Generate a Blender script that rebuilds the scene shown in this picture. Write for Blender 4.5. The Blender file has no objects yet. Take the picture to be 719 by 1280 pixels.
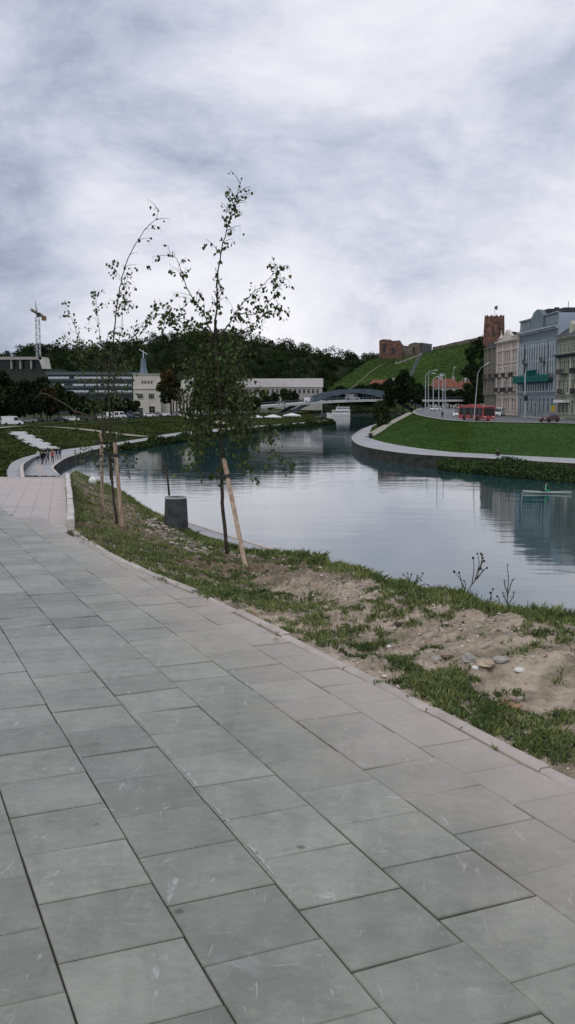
import bpy, math, random
import numpy as np
from mathutils import Vector, Matrix, noise as mnoise
random.seed(7); rng = np.random.default_rng(7)
SC = bpy.context.scene
COL = SC.collection
R = math.radians

# ------------------------------------------------------------------ camera, sky, sun, exposure
F = 1190.0
PHI = math.atan(140 / F)
CAMZ = 1.65
cd = bpy.data.cameras.new("camera"); cam = bpy.data.objects.new("camera", cd); COL.objects.link(cam)
cam.location = (0, 0, CAMZ); cam.rotation_euler = (math.pi / 2 - PHI, 0, 0)
cd.sensor_fit = 'VERTICAL'; cd.sensor_height = 36; cd.lens = 36 * F / 1280
cd.clip_end = 8000; cd.clip_start = 0.05
SC.camera = cam

W = bpy.data.worlds.new("World"); SC.world = W; W.use_nodes = True
SUN_EL, SUN_AZ = R(52), R(215)
def build_world():
    nt = W.node_tree; N = nt.nodes; L = nt.links; N.clear()
    out = N.new('ShaderNodeOutputWorld')
    sky = N.new('ShaderNodeTexSky'); sky.sky_type = 'NISHITA'; sky.sun_disc = False
    sky.sun_elevation = SUN_EL; sky.sun_rotation = SUN_AZ; sky.air_density = 1.2; sky.dust_density = 2
    bg1 = N.new('ShaderNodeBackground'); bg1.inputs[1].default_value = 0.07
    L.new(sky.outputs[0], bg1.inputs[0])
    tc = N.new('ShaderNodeTexCoord')
    sep = N.new('ShaderNodeSeparateXYZ'); L.new(tc.outputs['Generated'], sep.inputs[0])
    def math_(op, a, b=None, clamp=False):
        m = N.new('ShaderNodeMath'); m.operation = op; m.use_clamp = clamp
        for i, x in enumerate((a, b)):
            if x is None: continue
            if isinstance(x, (int, float)): m.inputs[i].default_value = x
            else: L.new(x, m.inputs[i])
        return m.outputs[0]
    zz = math_('ADD', math_('MAXIMUM', sep.outputs[2], 0.0), 0.75)
    u = math_('DIVIDE', sep.outputs[0], zz); v = math_('DIVIDE', sep.outputs[1], zz)
    comb = N.new('ShaderNodeCombineXYZ'); L.new(u, comb.inputs[0]); L.new(v, comb.inputs[1]); L.new(math_('MULTIPLY', sep.outputs[2], 1.5), comb.inputs[2])
    def nz(scale, det, rough, off, dist=0.0):
        mp = N.new('ShaderNodeMapping'); mp.inputs['Location'].default_value = off
        L.new(comb.outputs[0], mp.inputs[0])
        n = N.new('ShaderNodeTexNoise'); n.inputs['Scale'].default_value = scale; n.inputs['Detail'].default_value = det
        n.inputs['Roughness'].default_value = rough; n.inputs['Distortion'].default_value = dist
        L.new(mp.outputs[0], n.inputs[0]); return n.outputs[0]
    n1 = nz(3.2, 9, .60, (3.1, .4, 0), .35); n2 = nz(1.4, 3, .5, (7.7, 2.2, 1)); n3 = nz(9.0, 8, .68, (1.7, 5.2, 2), .3)
    s = math_('ADD', math_('ADD', math_('MULTIPLY', n1, .85), math_('MULTIPLY', n2, .38)), math_('MULTIPLY', n3, .30)); s = math_('SUBTRACT', s, .25)
    # two heavier banks of cloud, high on the left and low on the right, and a brighter break between them
    def blob(d, w, amp):
        d = Vector(d).normalized()
        vm = N.new('ShaderNodeVectorMath'); vm.operation = 'DOT_PRODUCT'; vm.inputs[1].default_value = d
        L.new(tc.outputs['Generated'], vm.inputs[0])
        a = math_('SUBTRACT', 1.0, vm.outputs['Value'])
        return math_('MULTIPLY', math_('POWER', 2.718, math_('MULTIPLY', a, -1.0 / w)), amp)
    for d, w, a in BLOBS:
        s = math_('ADD', s, blob(d, w, a))
    cr = N.new('ShaderNodeValToRGB'); L.new(s, cr.inputs[0])
    e = cr.color_ramp.elements
    e[0].position = .20; e[0].color = (.26, .30, .39, 1)
    e[1].position = .68; e[1].color = (.90, .89, .94, 1)
    x = e.new(.31); x.color = (.42, .46, .57, 1)
    x = e.new(.41); x.color = (.58, .61, .71, 1)
    x = e.new(.50); x.color = (.73, .735, .81, 1)
    bg2 = N.new('ShaderNodeBackground'); L.new(cr.outputs[0], bg2.inputs[0]); bg2.inputs[1].default_value = 1.12
    mix = N.new('ShaderNodeMixShader'); mix.inputs[0].default_value = .93
    L.new(bg1.outputs[0], mix.inputs[1]); L.new(bg2.outputs[0], mix.inputs[2]); L.new(mix.outputs[0], out.inputs[0])

def ray(px, py):
    u = (px - 359.5) / F; v = (py - 640) / F
    return Vector((u, math.cos(PHI) - v * math.sin(PHI), -math.sin(PHI) - v * math.cos(PHI)))
def G(px, py, z):            # the point of height z seen there
    r = ray(px, py); return Vector((0, 0, CAMZ)) + r * ((z - CAMZ) / r.z)
def D(px, py, y):            # the point at distance y seen there
    r = ray(px, py); return Vector((0, 0, CAMZ)) + r * (y / r.y)
S = math.tan(R(1.0))         # the promenade falls one in sixty
def Gp(px, py, off=0.0):
    r = ray(px, py); return Vector((0, 0, CAMZ)) + r * ((-CAMZ - off) / (r.z + S * r.y))

BLOBS = [(ray(10, 165), .011, -.15), (ray(90, 40), .02, -.04), (ray(540, 345), .004, -.05), (ray(60, 380), .003, -.05), (ray(430, 250), .02, .06), (ray(300, 400), .006, .05), (ray(150, 260), .004, .06),
         (ray(700, 110), .004, -.08), (ray(360, 20), .03, -.03)]
build_world()
sl = bpy.data.lights.new("sun", 'SUN'); so = bpy.data.objects.new("sun", sl); COL.objects.link(so)
sl.energy = 0.8; sl.angle = R(14); sl.color = (1, .96, .90)
sd = Vector((math.sin(SUN_AZ) * math.cos(SUN_EL), math.cos(SUN_AZ) * math.cos(SUN_EL), math.sin(SUN_EL)))
so.rotation_euler = sd.to_track_quat('Z', 'Y').to_euler()
SC.view_settings.view_transform = 'Standard'; SC.view_settings.look = 'None'
SC.view_settings.exposure = 0.0; SC.view_settings.gamma = 1.0
SC.cycles.max_bounces = 6; SC.cycles.transparent_max_bounces = 4

# ------------------------------------------------------------------ helpers
def fbm(x, y, z=0.0, sc=1.0, o=4):
    return mnoise.fractal(Vector((x * sc, y * sc, z * sc)), 0.9, 2.1, o)

class MB:
    def __init__(s): s.v = []; s.f = []; s.m = []; s.mi = 0
    def add(s, vs, fs):
        b = len(s.v); s.v += [tuple(p) for p in vs]; s.f += [tuple(i + b for i in q) for q in fs]; s.m += [s.mi] * len(fs); return s
    def box(s, x0, x1, y0, y1, z0, z1, M=None):
        vs = [Vector((x, y, z)) for z in (z0, z1) for y in (y0, y1) for x in (x0, x1)]
        if M is not None: vs = [M @ p for p in vs]
        return s.add(vs, [(0, 2, 3, 1), (4, 5, 7, 6), (0, 1, 5, 4), (2, 6, 7, 3), (0, 4, 6, 2), (1, 3, 7, 5)])
    def tube(s, pts, r, n=8, caps=True):
        pts = [Vector(p) for p in pts]; k = len(pts)
        if not isinstance(r, (list, tuple)): r = [r] * k
        vs = []; fs = []; prev = None
        for i, p in enumerate(pts):
            t = (pts[min(i + 1, k - 1)] - pts[max(i - 1, 0)]).normalized()
            a = prev if prev is not None else (Vector((1, 0, 0)) if abs(t.x) < .9 else Vector((0, 1, 0)))
            a = (a - t * a.dot(t)).normalized(); b = t.cross(a); prev = a
            for j in range(n):
                w = 2 * math.pi * j / n; vs.append(p + (a * math.cos(w) + b * math.sin(w)) * r[i])
        for i in range(k - 1):
            for j in range(n):
                j2 = (j + 1) % n; fs.append((i * n + j, i * n + j2, (i + 1) * n + j2, (i + 1) * n + j))
        if caps: fs += [tuple(range(n - 1, -1, -1)), tuple(range((k - 1) * n, k * n))]
        return s.add(vs, fs)
    def rows(s, rows, close=False):      # a sheet through rows of points
        n = len(rows[0]); vs = [p for r_ in rows for p in r_]; fs = []
        for i in range(len(rows) - 1):
            for j in range(n if close else n - 1):
                j2 = (j + 1) % n; fs.append((i * n + j, i * n + j2, (i + 1) * n + j2, (i + 1) * n + j))
        return s.add(vs, fs)
    def prism(s, poly, a, b, M=None):    # polygon in local XZ, extruded along Y from a to b
        n = len(poly); vs = [Vector((p[0], a, p[1])) for p in poly] + [Vector((p[0], b, p[1])) for p in poly]
        if M is not None: vs = [M @ p for p in vs]
        fs = [tuple(range(n)), tuple(range(2 * n - 1, n - 1, -1))] + [(i, i + n, (i + 1) % n + n, (i + 1) % n) for i in range(n)]
        return s.add(vs, fs)
    def lathe(s, prof, n=20, c=(0, 0, 0)):
        rr = [[Vector((c[0] + r_ * math.cos(2 * math.pi * j / n), c[1] + r_ * math.sin(2 * math.pi * j / n), c[2] + z)) for j in range(n)] for r_, z in prof]
        return s.rows(rr, True)
    def build(s, name, mats, parent=None, smooth=False, up=False):
        me = bpy.data.meshes.new(name); me.from_pydata(s.v, [], s.f)
        if not isinstance(mats, (list, tuple)): mats = [mats]
        for m_ in mats: me.materials.append(m_)
        if len(mats) > 1: me.polygons.foreach_set('material_index', s.m)
        if smooth: me.polygons.foreach_set('use_smooth', [True] * len(me.polygons))
        me.update()
        if up:
            nz = np.array([p.normal.z for p in me.polygons])
            if nz.mean() < 0: me.flip_normals()
        o = bpy.data.objects.new(name, me); COL.objects.link(o)
        if parent is not None: o.parent = parent
        return o

def np_mesh(name, verts, faces, mat, parent=None, smooth=False):
    me = bpy.data.meshes.new(name); nv = len(verts); nf = len(faces); k = faces.shape[1]
    me.vertices.add(nv); me.vertices.foreach_set('co', np.asarray(verts, np.float32).ravel())
    me.loops.add(nf * k); me.loops.foreach_set('vertex_index', faces.astype(np.int32).ravel())
    me.polygons.add(nf); me.polygons.foreach_set('loop_start', np.arange(0, nf * k, k, dtype=np.int32))
    me.update(calc_edges=True); me.materials.append(mat)
    if smooth: me.polygons.foreach_set('use_smooth', [True] * nf)
    o = bpy.data.objects.new(name, me); COL.objects.link(o)
    if parent is not None: o.parent = parent
    return o

def struct(o): o['kind'] = 'structure'; return o
def stuff(o, label=None, cat=None):
    o['kind'] = 'stuff'
    if label: o['label'] = label
    if cat: o['category'] = cat
    return o
def tag(o, label, cat, group=None):
    o['label'] = label; o['category'] = cat
    if group: o['group'] = group
    return o
def thing(name, label, cat, loc=(0, 0, 0), rz=0.0, group=None):
    o = bpy.data.objects.new(name, None); COL.objects.link(o); o.empty_display_size = .2
    o.location = loc; o.rotation_euler = (0, 0, rz)
    return tag(o, label, cat, group)
def copy_tree(o, parent=None):
    c = o.copy(); COL.objects.link(c)
    if parent is not None: c.parent = parent
    for ch in list(o.children): copy_tree(ch, c)
    return c

def mat(name, c, rough=.8, c2=None, scale=3.0, det=5, bump=0.0, bscale=None, metal=0.0, spec=None, island=0.0, stretch=None, coord='Object', ramp=(.35, .65), transl=0.0):
    m = bpy.data.materials.new(name); m.use_nodes = True; nt = m.node_tree; N = nt.nodes; L = nt.links
    b = N['Principled BSDF']; b.inputs['Roughness'].default_value = rough; b.inputs['Metallic'].default_value = metal
    b.inputs['Specular IOR Level'].default_value = spec if spec is not None else (.08 if rough >= .9 else .2 if rough >= .8 else .5)
    tc = N.new('ShaderNodeTexCoord'); src = tc.outputs[coord]
    if coord == 'World':
        pass
    if stretch:
        mp = N.new('ShaderNodeMapping'); mp.inputs['Scale'].default_value = stretch; L.new(src, mp.inputs[0]); src = mp.outputs[0]
    if c2 is None: c2 = tuple(x * .78 for x in c)
    n = N.new('ShaderNodeTexNoise'); n.inputs['Scale'].default_value = scale; n.inputs['Detail'].default_value = det; n.inputs['Roughness'].default_value = .6
    L.new(src, n.inputs[0])
    cr = N.new('ShaderNodeValToRGB'); L.new(n.outputs[0], cr.inputs[0])
    cr.color_ramp.elements[0].position = ramp[0]; cr.color_ramp.elements[0].color = (*c2, 1)
    cr.color_ramp.elements[1].position = ramp[1]; cr.color_ramp.elements[1].color = (*c, 1)
    col = cr.outputs[0]
    if island:
        g = N.new('ShaderNodeNewGeometry'); mr = N.new('ShaderNodeMapRange'); L.new(g.outputs['Random Per Island'], mr.inputs[0])
        mr.inputs[3].default_value = 1 - island; mr.inputs[4].default_value = 1 + island
        hs = N.new('ShaderNodeHueSaturation'); L.new(col, hs.inputs['Color']); L.new(mr.outputs[0], hs.inputs['Value']); col = hs.outputs[0]
        mr2 = N.new('ShaderNodeMapRange'); L.new(g.outputs['Random Per Island'], mr2.inputs[0])
        mr2.inputs[3].default_value = .5 + island * .04; mr2.inputs[4].default_value = .5 - island * .04
        L.new(mr2.outputs[0], hs.inputs['Hue'])
    L.new(col, b.inputs['Base Color'])
    if bump:
        n2 = N.new('ShaderNodeTexNoise'); n2.inputs['Scale'].default_value = bscale or scale * 4; n2.inputs['Detail'].default_value = 6
        L.new(src, n2.inputs[0]); bp = N.new('ShaderNodeBump'); bp.inputs['Strength'].default_value = bump; bp.inputs['Distance'].default_value = .02
        L.new(n2.outputs[0], bp.inputs['Height']); L.new(bp.outputs[0], b.inputs['Normal'])
    if transl:
        tr = N.new('ShaderNodeBsdfTranslucent'); L.new(col, tr.inputs[0]); mx = N.new('ShaderNodeMixShader'); mx.inputs[0].default_value = transl
        L.new(b.outputs[0], mx.inputs[1]); L.new(tr.outputs[0], mx.inputs[2]); L.new(mx.outputs[0], N['Material Output'].inputs[0])
    return m

M = {}
M['riverbed'] = mat('riverbed', (.05, .05, .04))
M['land'] = mat('land_grass', (.034, .060, .018), .95, (.016, .032, .010), .05, 8, .5, 1.5)
M['bank_grass'] = mat('bank_grass', (.050, .068, .020), .95, (.018, .034, .010), .09, 10, .6, 1.2, ramp=(.38, .62))
M['lawn'] = mat('lawn', (.036, .080, .015), .95, (.016, .042, .009), .10, 10, .7, 2.0, ramp=(.32, .68))
M['castle_grass'] = mat('castle_grass', (.048, .086, .022), .95, (.024, .048, .014), .02, 8, .3, .4, ramp=(.38, .6))
M['prom'] = mat('promenade_paving', (.30, .31, .33), .7, (.23, .24, .26), .25, 6)
M['coping'] = mat('coping_stone', (.50, .44, .39), .7, (.38, .34, .31), .6, 6)
M['wallstone'] = mat('quay_stone', (.045, .047, .042), .85, (.014, .016, .013), .5, 8, .6, 1.5, stretch=(1, 1, 3))
M['wallconc'] = mat('retaining_concrete', (.13, .14, .145), .85, (.06, .065, .07), .4, 7, .3)
M['asphalt'] = mat('asphalt', (.11, .115, .13), .7, (.08, .085, .095), .1, 6)
M['white_line'] = mat('road_paint', (.6, .6, .6), .6)
M['sidewalk'] = mat('sidewalk_paving', (.32, .31, .31), .75, (.24, .235, .235), .3)
M['concrete'] = mat('kerb_concrete', (.46, .42, .39), .85, (.29, .27, .25), 2.5, 8, .35, 40, ramp=(.3, .7))
M['kerb_new'] = mat('kerb_new_concrete', (.56, .54, .52), .85, (.40, .385, .37), 2.5, 8, .3, 40)
M['wood'] = mat('stake_wood', (.52, .40, .31), .8, (.22, .155, .11), 5, 8, .5, 30, stretch=(6, 6, .8), coord='Object')
M['strap'] = mat('rubber_strap', (.012, .012, .013), .6)
M['bark'] = mat('young_bark', (.075, .062, .045), .85, (.03, .026, .02), 12, 6, .4, 40)
M['bark_dark'] = mat('dark_bark', (.035, .03, .022), .9, (.018, .015, .012), 1, 5)
M['leaf'] = mat('birch_leaf', (.066, .108, .030), .7, (.032, .058, .016), 1.2, 3, island=.5, transl=.3, spec=.25)
M['leaf_lit'] = mat('leaf_lit', (.085, .12, .040), .7, (.045, .07, .024), 1.2, 3, island=.4, transl=.3)  # paler copy of the leaf, light on the lower foliage put into its colour
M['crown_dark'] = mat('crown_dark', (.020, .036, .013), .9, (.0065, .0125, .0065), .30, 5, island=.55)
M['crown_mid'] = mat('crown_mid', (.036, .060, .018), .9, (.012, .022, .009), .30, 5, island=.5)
M['crown_autumn'] = mat('crown_autumn', (.075, .048, .018), .9, (.020, .026, .011), .25, 4, island=.5, ramp=(.45, .62))
M['crown_rust'] = mat('crown_rust', (.08, .035, .02), .9, (.03, .02, .012), .5, 4, island=.5)
M['forest'] = mat('forest_leaves', (.030, .050, .016), .95, (.010, .020, .009), .05, 3, island=.3, ramp=(.36, .66))
M['reeds'] = mat('reeds', (.040, .078, .020), .85, (.018, .036, .011), .3, 5, island=.5)

# ------------------------------------------------------------------ river, land, banks
WZ = -7.35; QZ = -6.45; LZ = -4.6; RQ = -5.85; RZ = -2.45
def water_mat():
    m = bpy.data.materials.new('river_water'); m.use_nodes = True; nt = m.node_tree; N = nt.nodes; L = nt.links
    b = N['Principled BSDF']; b.inputs['Base Color'].default_value = (.018, .052, .062, 1); b.inputs['Roughness'].default_value = .04
    b.inputs['IOR'].default_value = 1.75; b.inputs['Specular IOR Level'].default_value = .9
    tc = N.new('ShaderNodeTexCoord')
    def nz(scale, st, det, rough=.55, rot=0):
        mp = N.new('ShaderNodeMapping'); mp.inputs['Scale'].default_value = st; mp.inputs['Rotation'].default_value = (0, 0, rot); L.new(tc.outputs['Object'], mp.inputs[0])
        n = N.new('ShaderNodeTexNoise'); n.inputs['Scale'].default_value = scale; n.inputs['Detail'].default_value = det; n.inputs['Roughness'].default_value = rough
        L.new(mp.outputs[0], n.inputs[0]); return n.outputs[0]
    fine = nz(1.1, (.45, 1, 1), 4); swell = nz(.22, (.5, 1, 1), 3); patch = nz(.022, (.6, 1.2, 1), 4, .6, .3)
    mr = N.new('ShaderNodeMapRange'); L.new(patch, mr.inputs[0]); mr.inputs[1].default_value = .42; mr.inputs[2].default_value = .62; mr.inputs[3].default_value = .12; mr.inputs[4].default_value = 1.0
    mu = N.new('ShaderNodeMath'); mu.operation = 'MULTIPLY'; L.new(fine, mu.inputs[0]); L.new(mr.outputs[0], mu.inputs[1])
    b1 = N.new('ShaderNodeBump'); b1.inputs['Strength'].default_value = 1; b1.inputs['Distance'].default_value = .014; L.new(mu.outputs[0], b1.inputs['Height'])
    b2 = N.new('ShaderNodeBump'); b2.inputs['Strength'].default_value = 1; b2.inputs['Distance'].default_value = .022; L.new(swell, b2.inputs['Height']); L.new(b1.outputs[0], b2.inputs['Normal'])
    L.new(b2.outputs[0], b.inputs['Normal']); return m
M['water'] = water_mat()
struct(MB().add([(-400, -60, WZ), (900, -60, WZ), (900, 900, WZ), (-400, 900, WZ)], [(0, 1, 2, 3)]).build('river_water', M['water']))
struct(MB().add([(-6000, -3000, -10.5), (6000, -3000, -10.5), (6000, 6500, -10.5), (-6000, 6500, -10.5)], [(0, 1, 2, 3)]).build('ground', M['riverbed']))

def resample(pts, n):
    pts = [Vector(p) for p in pts]; d = [0]
    for a, b in zip(pts, pts[1:]): d.append(d[-1] + 1)
    out = []
    for i in range(n):
        t = d[-1] * i / (n - 1); k = min(int(t), len(pts) - 2); u = t - k
        p0 = pts[max(k - 1, 0)]; p1 = pts[k]; p2 = pts[k + 1]; p3 = pts[min(k + 2, len(pts) - 1)]
        out.append(.5 * ((2 * p1) + (p2 - p0) * u + (2 * p0 - 5 * p1 + 4 * p2 - p3) * u * u + (3 * p1 - p0 - 3 * p2 + p3) * u ** 3))
    return out

# near bank: kerb line, crest of the bank, towpath at the foot of it
KERB = [(900, 1075), (719, 984), (644, 951), (569, 909), (507, 876), (451, 847), (380, 811), (325, 782), (280, 760), (243, 742), (200, 725), (160, 706), (120, 685), (85, 661), (84, 640), (83, 615), (82, 597)]
CREST = [(860, 792), (719, 772), (640, 765), (560, 747), (500, 730), (440, 714), (390, 700), (345, 694), (305, 690), (275, 684), (245, 672), (215, 656), (185, 638), (155, 618), (130, 606), (110, 598), (95, 590)]
COFF = [0, 0, 0, 0, .05, .15, .3, .5, .7, .75, .8, .9, 1, 1.1, 1.2, 1.3, 1.4]
QN = [(860, 900), (719, 830), (640, 790), (560, 757), (500, 736), (440, 717), (390, 702), (345, 688), (290, 671), (240, 655), (200, 642), (165, 629), (140, 618), (118, 609), (98, 603), (84, 598), (76, 595)]
QF = [(70, 589), (67, 585), (72, 580), (83, 573), (100, 567.5), (120, 562), (150, 556.5), (190, 550), (230, 545), (270, 541), (310, 536), (350, 532.5), (392, 528.5), (410, 527), (400, 524), (385, 521), (376, 518.5), (377, 517.2), (400, 517), (440, 517), (500, 517), (640, 517)]
CF = [(11, 596), (12, 583), (22, 576), (45, 569), (80, 562), (119, 557), (150, 552.5), (187, 546.6), (213, 542), (250, 538), (300, 533.5), (345, 530.5), (388, 527.3), (403, 525.6), (392, 523), (377, 520), (368, 518), (369, 516.6), (400, 516.2), (440, 516.2), (500, 516.2), (640, 516.2)]
DF = [(-330, 575), (-220, 560), (-100, 545), (-20, 536), (45, 531), (83, 528), (120, 526), (160, 524), (200, 522.5), (240, 521), (285, 519), (330, 517), (370, 516), (385, 515.3), (370, 514.5), (350, 513.5), (340, 513), (340, 511), (400, 510), (440, 510), (500, 510), (640, 510)]
kerb3 = [Gp(*p) for p in KERB]; crest3 = [Gp(px, py, o) for (px, py), o in zip(CREST, COFF)]
qn3 = [G(px, py, QZ) for px, py in QN]
toe3 = []
for q, c in zip(qn3, crest3):
    d = Vector((c.x - q.x, c.y - q.y, 0)); d.normalize(); toe3.append(q + d * 3.4 + Vector((0, 0, .02)))
NS = 321
K_, C_, T_, Q_ = (resample(a, NS) for a in (kerb3, crest3, toe3, qn3))
def soil_point(i, s):
    a = K_[i] + Vector((0, 0, -.012)); c = C_[i]
    if s <= 1: p = a.lerp(c, s)
    else: p = c.lerp(T_[i], (s - 1))
    e = min(max(s, 0) / .12, 1); w = 1.0 if s < 1.05 else max(0, 1 - (s - 1.05) * 1.6)
    b = .085 * fbm(p.x, p.y, 0, .9, 4) + .045 * fbm(p.x, p.y, 3, 3.5, 3) + .02 * fbm(p.x, p.y, 9, 11, 3)
    if i < 180 and .3 < s < 1: b += .10 * math.sin(math.pi * (s - .3) / .7) * max(0, min(1, .6 + fbm(p.x, p.y, 5, .6, 2)))
    return p + Vector((0, 0, b * e * max(w, .15)))
def make_soil():
    m = bpy.data.materials.new('bare_soil'); m.use_nodes = True; nt = m.node_tree; N = nt.nodes; L = nt.links
    b = N['Principled BSDF']; b.inputs['Roughness'].default_value = .95; b.inputs['Specular IOR Level'].default_value = .2
    g = N.new('ShaderNodeNewGeometry')
    def nz(sc, det, r_=.6):
        n = N.new('ShaderNodeTexNoise'); n.inputs['Scale'].default_value = sc; n.inputs['Detail'].default_value = det; n.inputs['Roughness'].default_value = r_
        L.new(g.outputs['Position'], n.inputs[0]); return n.outputs[0]
    def ramp(f, a, ca, b_, cb):
        r_ = N.new('ShaderNodeValToRGB'); L.new(f, r_.inputs[0]); r_.color_ramp.elements[0].position = a; r_.color_ramp.elements[0].color = (*ca, 1)
        r_.color_ramp.elements[1].position = b_; r_.color_ramp.elements[1].color = (*cb, 1); return r_.outputs[0]
    sand = ramp(nz(4.5, 10, .78), .36, (.20, .16, .12), .62, (.52, .44, .35))
    earth = ramp(nz(5, 9, .75), .36, (.075, .055, .038), .65, (.27, .205, .145))
    # darker dug-over earth round the young trees, sand nearer the camera
    sp = N.new('ShaderNodeSeparateXYZ'); L.new(g.outputs['Position'], sp.inputs[0])
    mr = N.new('ShaderNodeMapRange'); L.new(sp.outputs[1], mr.inputs[0]); mr.inputs[1].default_value = 9; mr.inputs[2].default_value = 13
    ad = N.new('ShaderNodeMath'); ad.operation = 'ADD'; L.new(mr.outputs[0], ad.inputs[0]); L.new(nz(1.3, 5), ad.inputs[1])
    mr2 = N.new('ShaderNodeMapRange'); L.new(ad.outputs[0], mr2.inputs[0]); mr2.inputs[1].default_value = .62; mr2.inputs[2].default_value = 1.1
    mx = N.new('ShaderNodeMix'); mx.data_type = 'RGBA'; L.new(mr2.outputs[0], mx.inputs[0]); L.new(sand, mx.inputs[6]); L.new(earth, mx.inputs[7])
    # short moss-like growth close to the ground
    gm = ramp(nz(1.6, 7, .65), .50, (0, 0, 0), .60, (1, 1, 1))
    mx2 = N.new('ShaderNodeMix'); mx2.data_type = 'RGBA'; mm = N.new('ShaderNodeMath'); mm.operation = 'MULTIPLY'; L.new(gm, mm.inputs[0]); mm.inputs[1].default_value = .5
    L.new(mm.outputs[0], mx2.inputs[0]); L.new(mx.outputs[2], mx2.inputs[6]); mx2.inputs[7].default_value = (.06, .075, .03, 1)
    L.new(mx2.outputs[2], b.inputs['Base Color'])
    bp = N.new('ShaderNodeBump'); bp.inputs['Strength'].default_value = .9; bp.inputs['Distance'].default_value = .03; L.new(nz(28, 8, .7), bp.inputs['Height']); L.new(bp.outputs[0], b.inputs['Normal'])
    return m
M['soil'] = make_soil()
SS = [0, .02, .05] + [.09 + .0285 * k for k in range(33)]
SS = SS + [1.05, 1.12, 1.22, 1.4, 1.7, 2.0]
rows = [[soil_point(i, s) for s in SS] for i in range(NS)]
struct(MB().rows(rows).build('near_bank_ground', M['soil'], smooth=True, up=True))

def band(name, A, B, m, dz=0.0, n=200, up=True):
    a = resample(A, n); b = resample(B, n); z = Vector((0, 0, dz))
    return struct(MB().rows([[p + z, q + z] for p, q in zip(a, b)]).build(name, m, up=up))
def offset_line(A, B, w):      # from A towards B by w
    out = []
    for a, b in zip(A, B):
        d = Vector((b.x - a.x, b.y - a.y, 0)); d.normalize(); out.append(a + d * w)
    return out
def down(A, dz): return [a + Vector((0, 0, dz)) for a in A]

QL = qn3 + [G(px, py, QZ) for px, py in QF]
CL = toe3 + [G(px, py, QZ + .02) for px, py in CF]
cop = offset_line(QL, CL, .45)
band('towpath', cop, CL, M['prom'], 0)
band('quay_coping', down(QL, .07), down(cop, .07), M['coping'])
band('quay_coping_edge', down(cop, .07), down(cop, -.05), M['coping'])
band('left_quay_wall', down(QL, .07), down(QL, -3), M['wallstone'])
# far part of the left bank: grass slope up to the upper road
cf3 = CL[16:]; assert len(cf3) == 23, len(cf3); df3 = [G(px, py, LZ) if k < 18 else D(px, 506, 640) for k, (px, py) in enumerate(([(-420, 590)] + DF)[:22])]; df3 = df3
far_land = [Vector((p.x * 3 - 400, p.y * 2 + 300 if k < 12 else 1500, LZ)) if p.x < -40 else Vector((p.x * 2, 2500, LZ)) for k, p in enumerate(df3)]
band('left_bank_slope', cf3, df3, M['bank_grass'])
struct(MB().add([(-3000, 60, LZ - .4), (-100, 60, LZ - .4), df3[4] + Vector((0, 0, -.05)), (0, 480, LZ - .4), (20, 700, LZ - .4), (2500, 700, LZ - .4), (3000, 3500, LZ - .4), (-3000, 3500, LZ - .4)], [tuple(range(8))]).build('left_land', M['land'], up=True))
band('left_upper_verge', down(df3, 0), [Vector((p.x * 1.35 - 12, p.y * 1.22 + 12, LZ + .1)) for p in df3], M['land'])

# the ground under and beyond the end of the promenade
PEND = 25.9
def plane(x, y): return -S * y
vd = [Vector((-60, PEND - 8, -1.2)), Vector((-30, PEND - .1, -1.2)), Vector((-14, PEND - .1, -1.2)), Vector((-9, PEND - .1, -1.2)), Vector((-6.1, PEND - .1, -1.2))]
ve = [Vector((-130, 70, -4.5)), Vector((-75, 70, -4.6)), G(-60, 592, -5.6), G(-20, 600, -6.0), G(20, 612, -6.45)]
vf = [G(-420, 590, LZ), G(-250, 590, -4.8), G(-100, 592, -5.8), cf3[0] + Vector((-8, -4, .1)), cf3[0]]
struct(MB().rows([resample(vd, 40), resample([a.lerp(b, .5) + Vector((0, 0, -.4)) for a, b in zip(vd, ve)], 40), resample(ve, 40), resample(vf, 40)]).build('left_hollow_ground', M['bank_grass'], up=True))
band('left_lower_ground', [Vector((-6.1, PEND - .2, -1.0)), CL[13], CL[15], CL[16]], [Vector((-9, PEND + 2, -1.6)), G(20, 640, -6.3), G(10, 620, -6.4), cf3[0] + Vector((-3, -3, .1))], M['bank_grass'])

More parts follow.
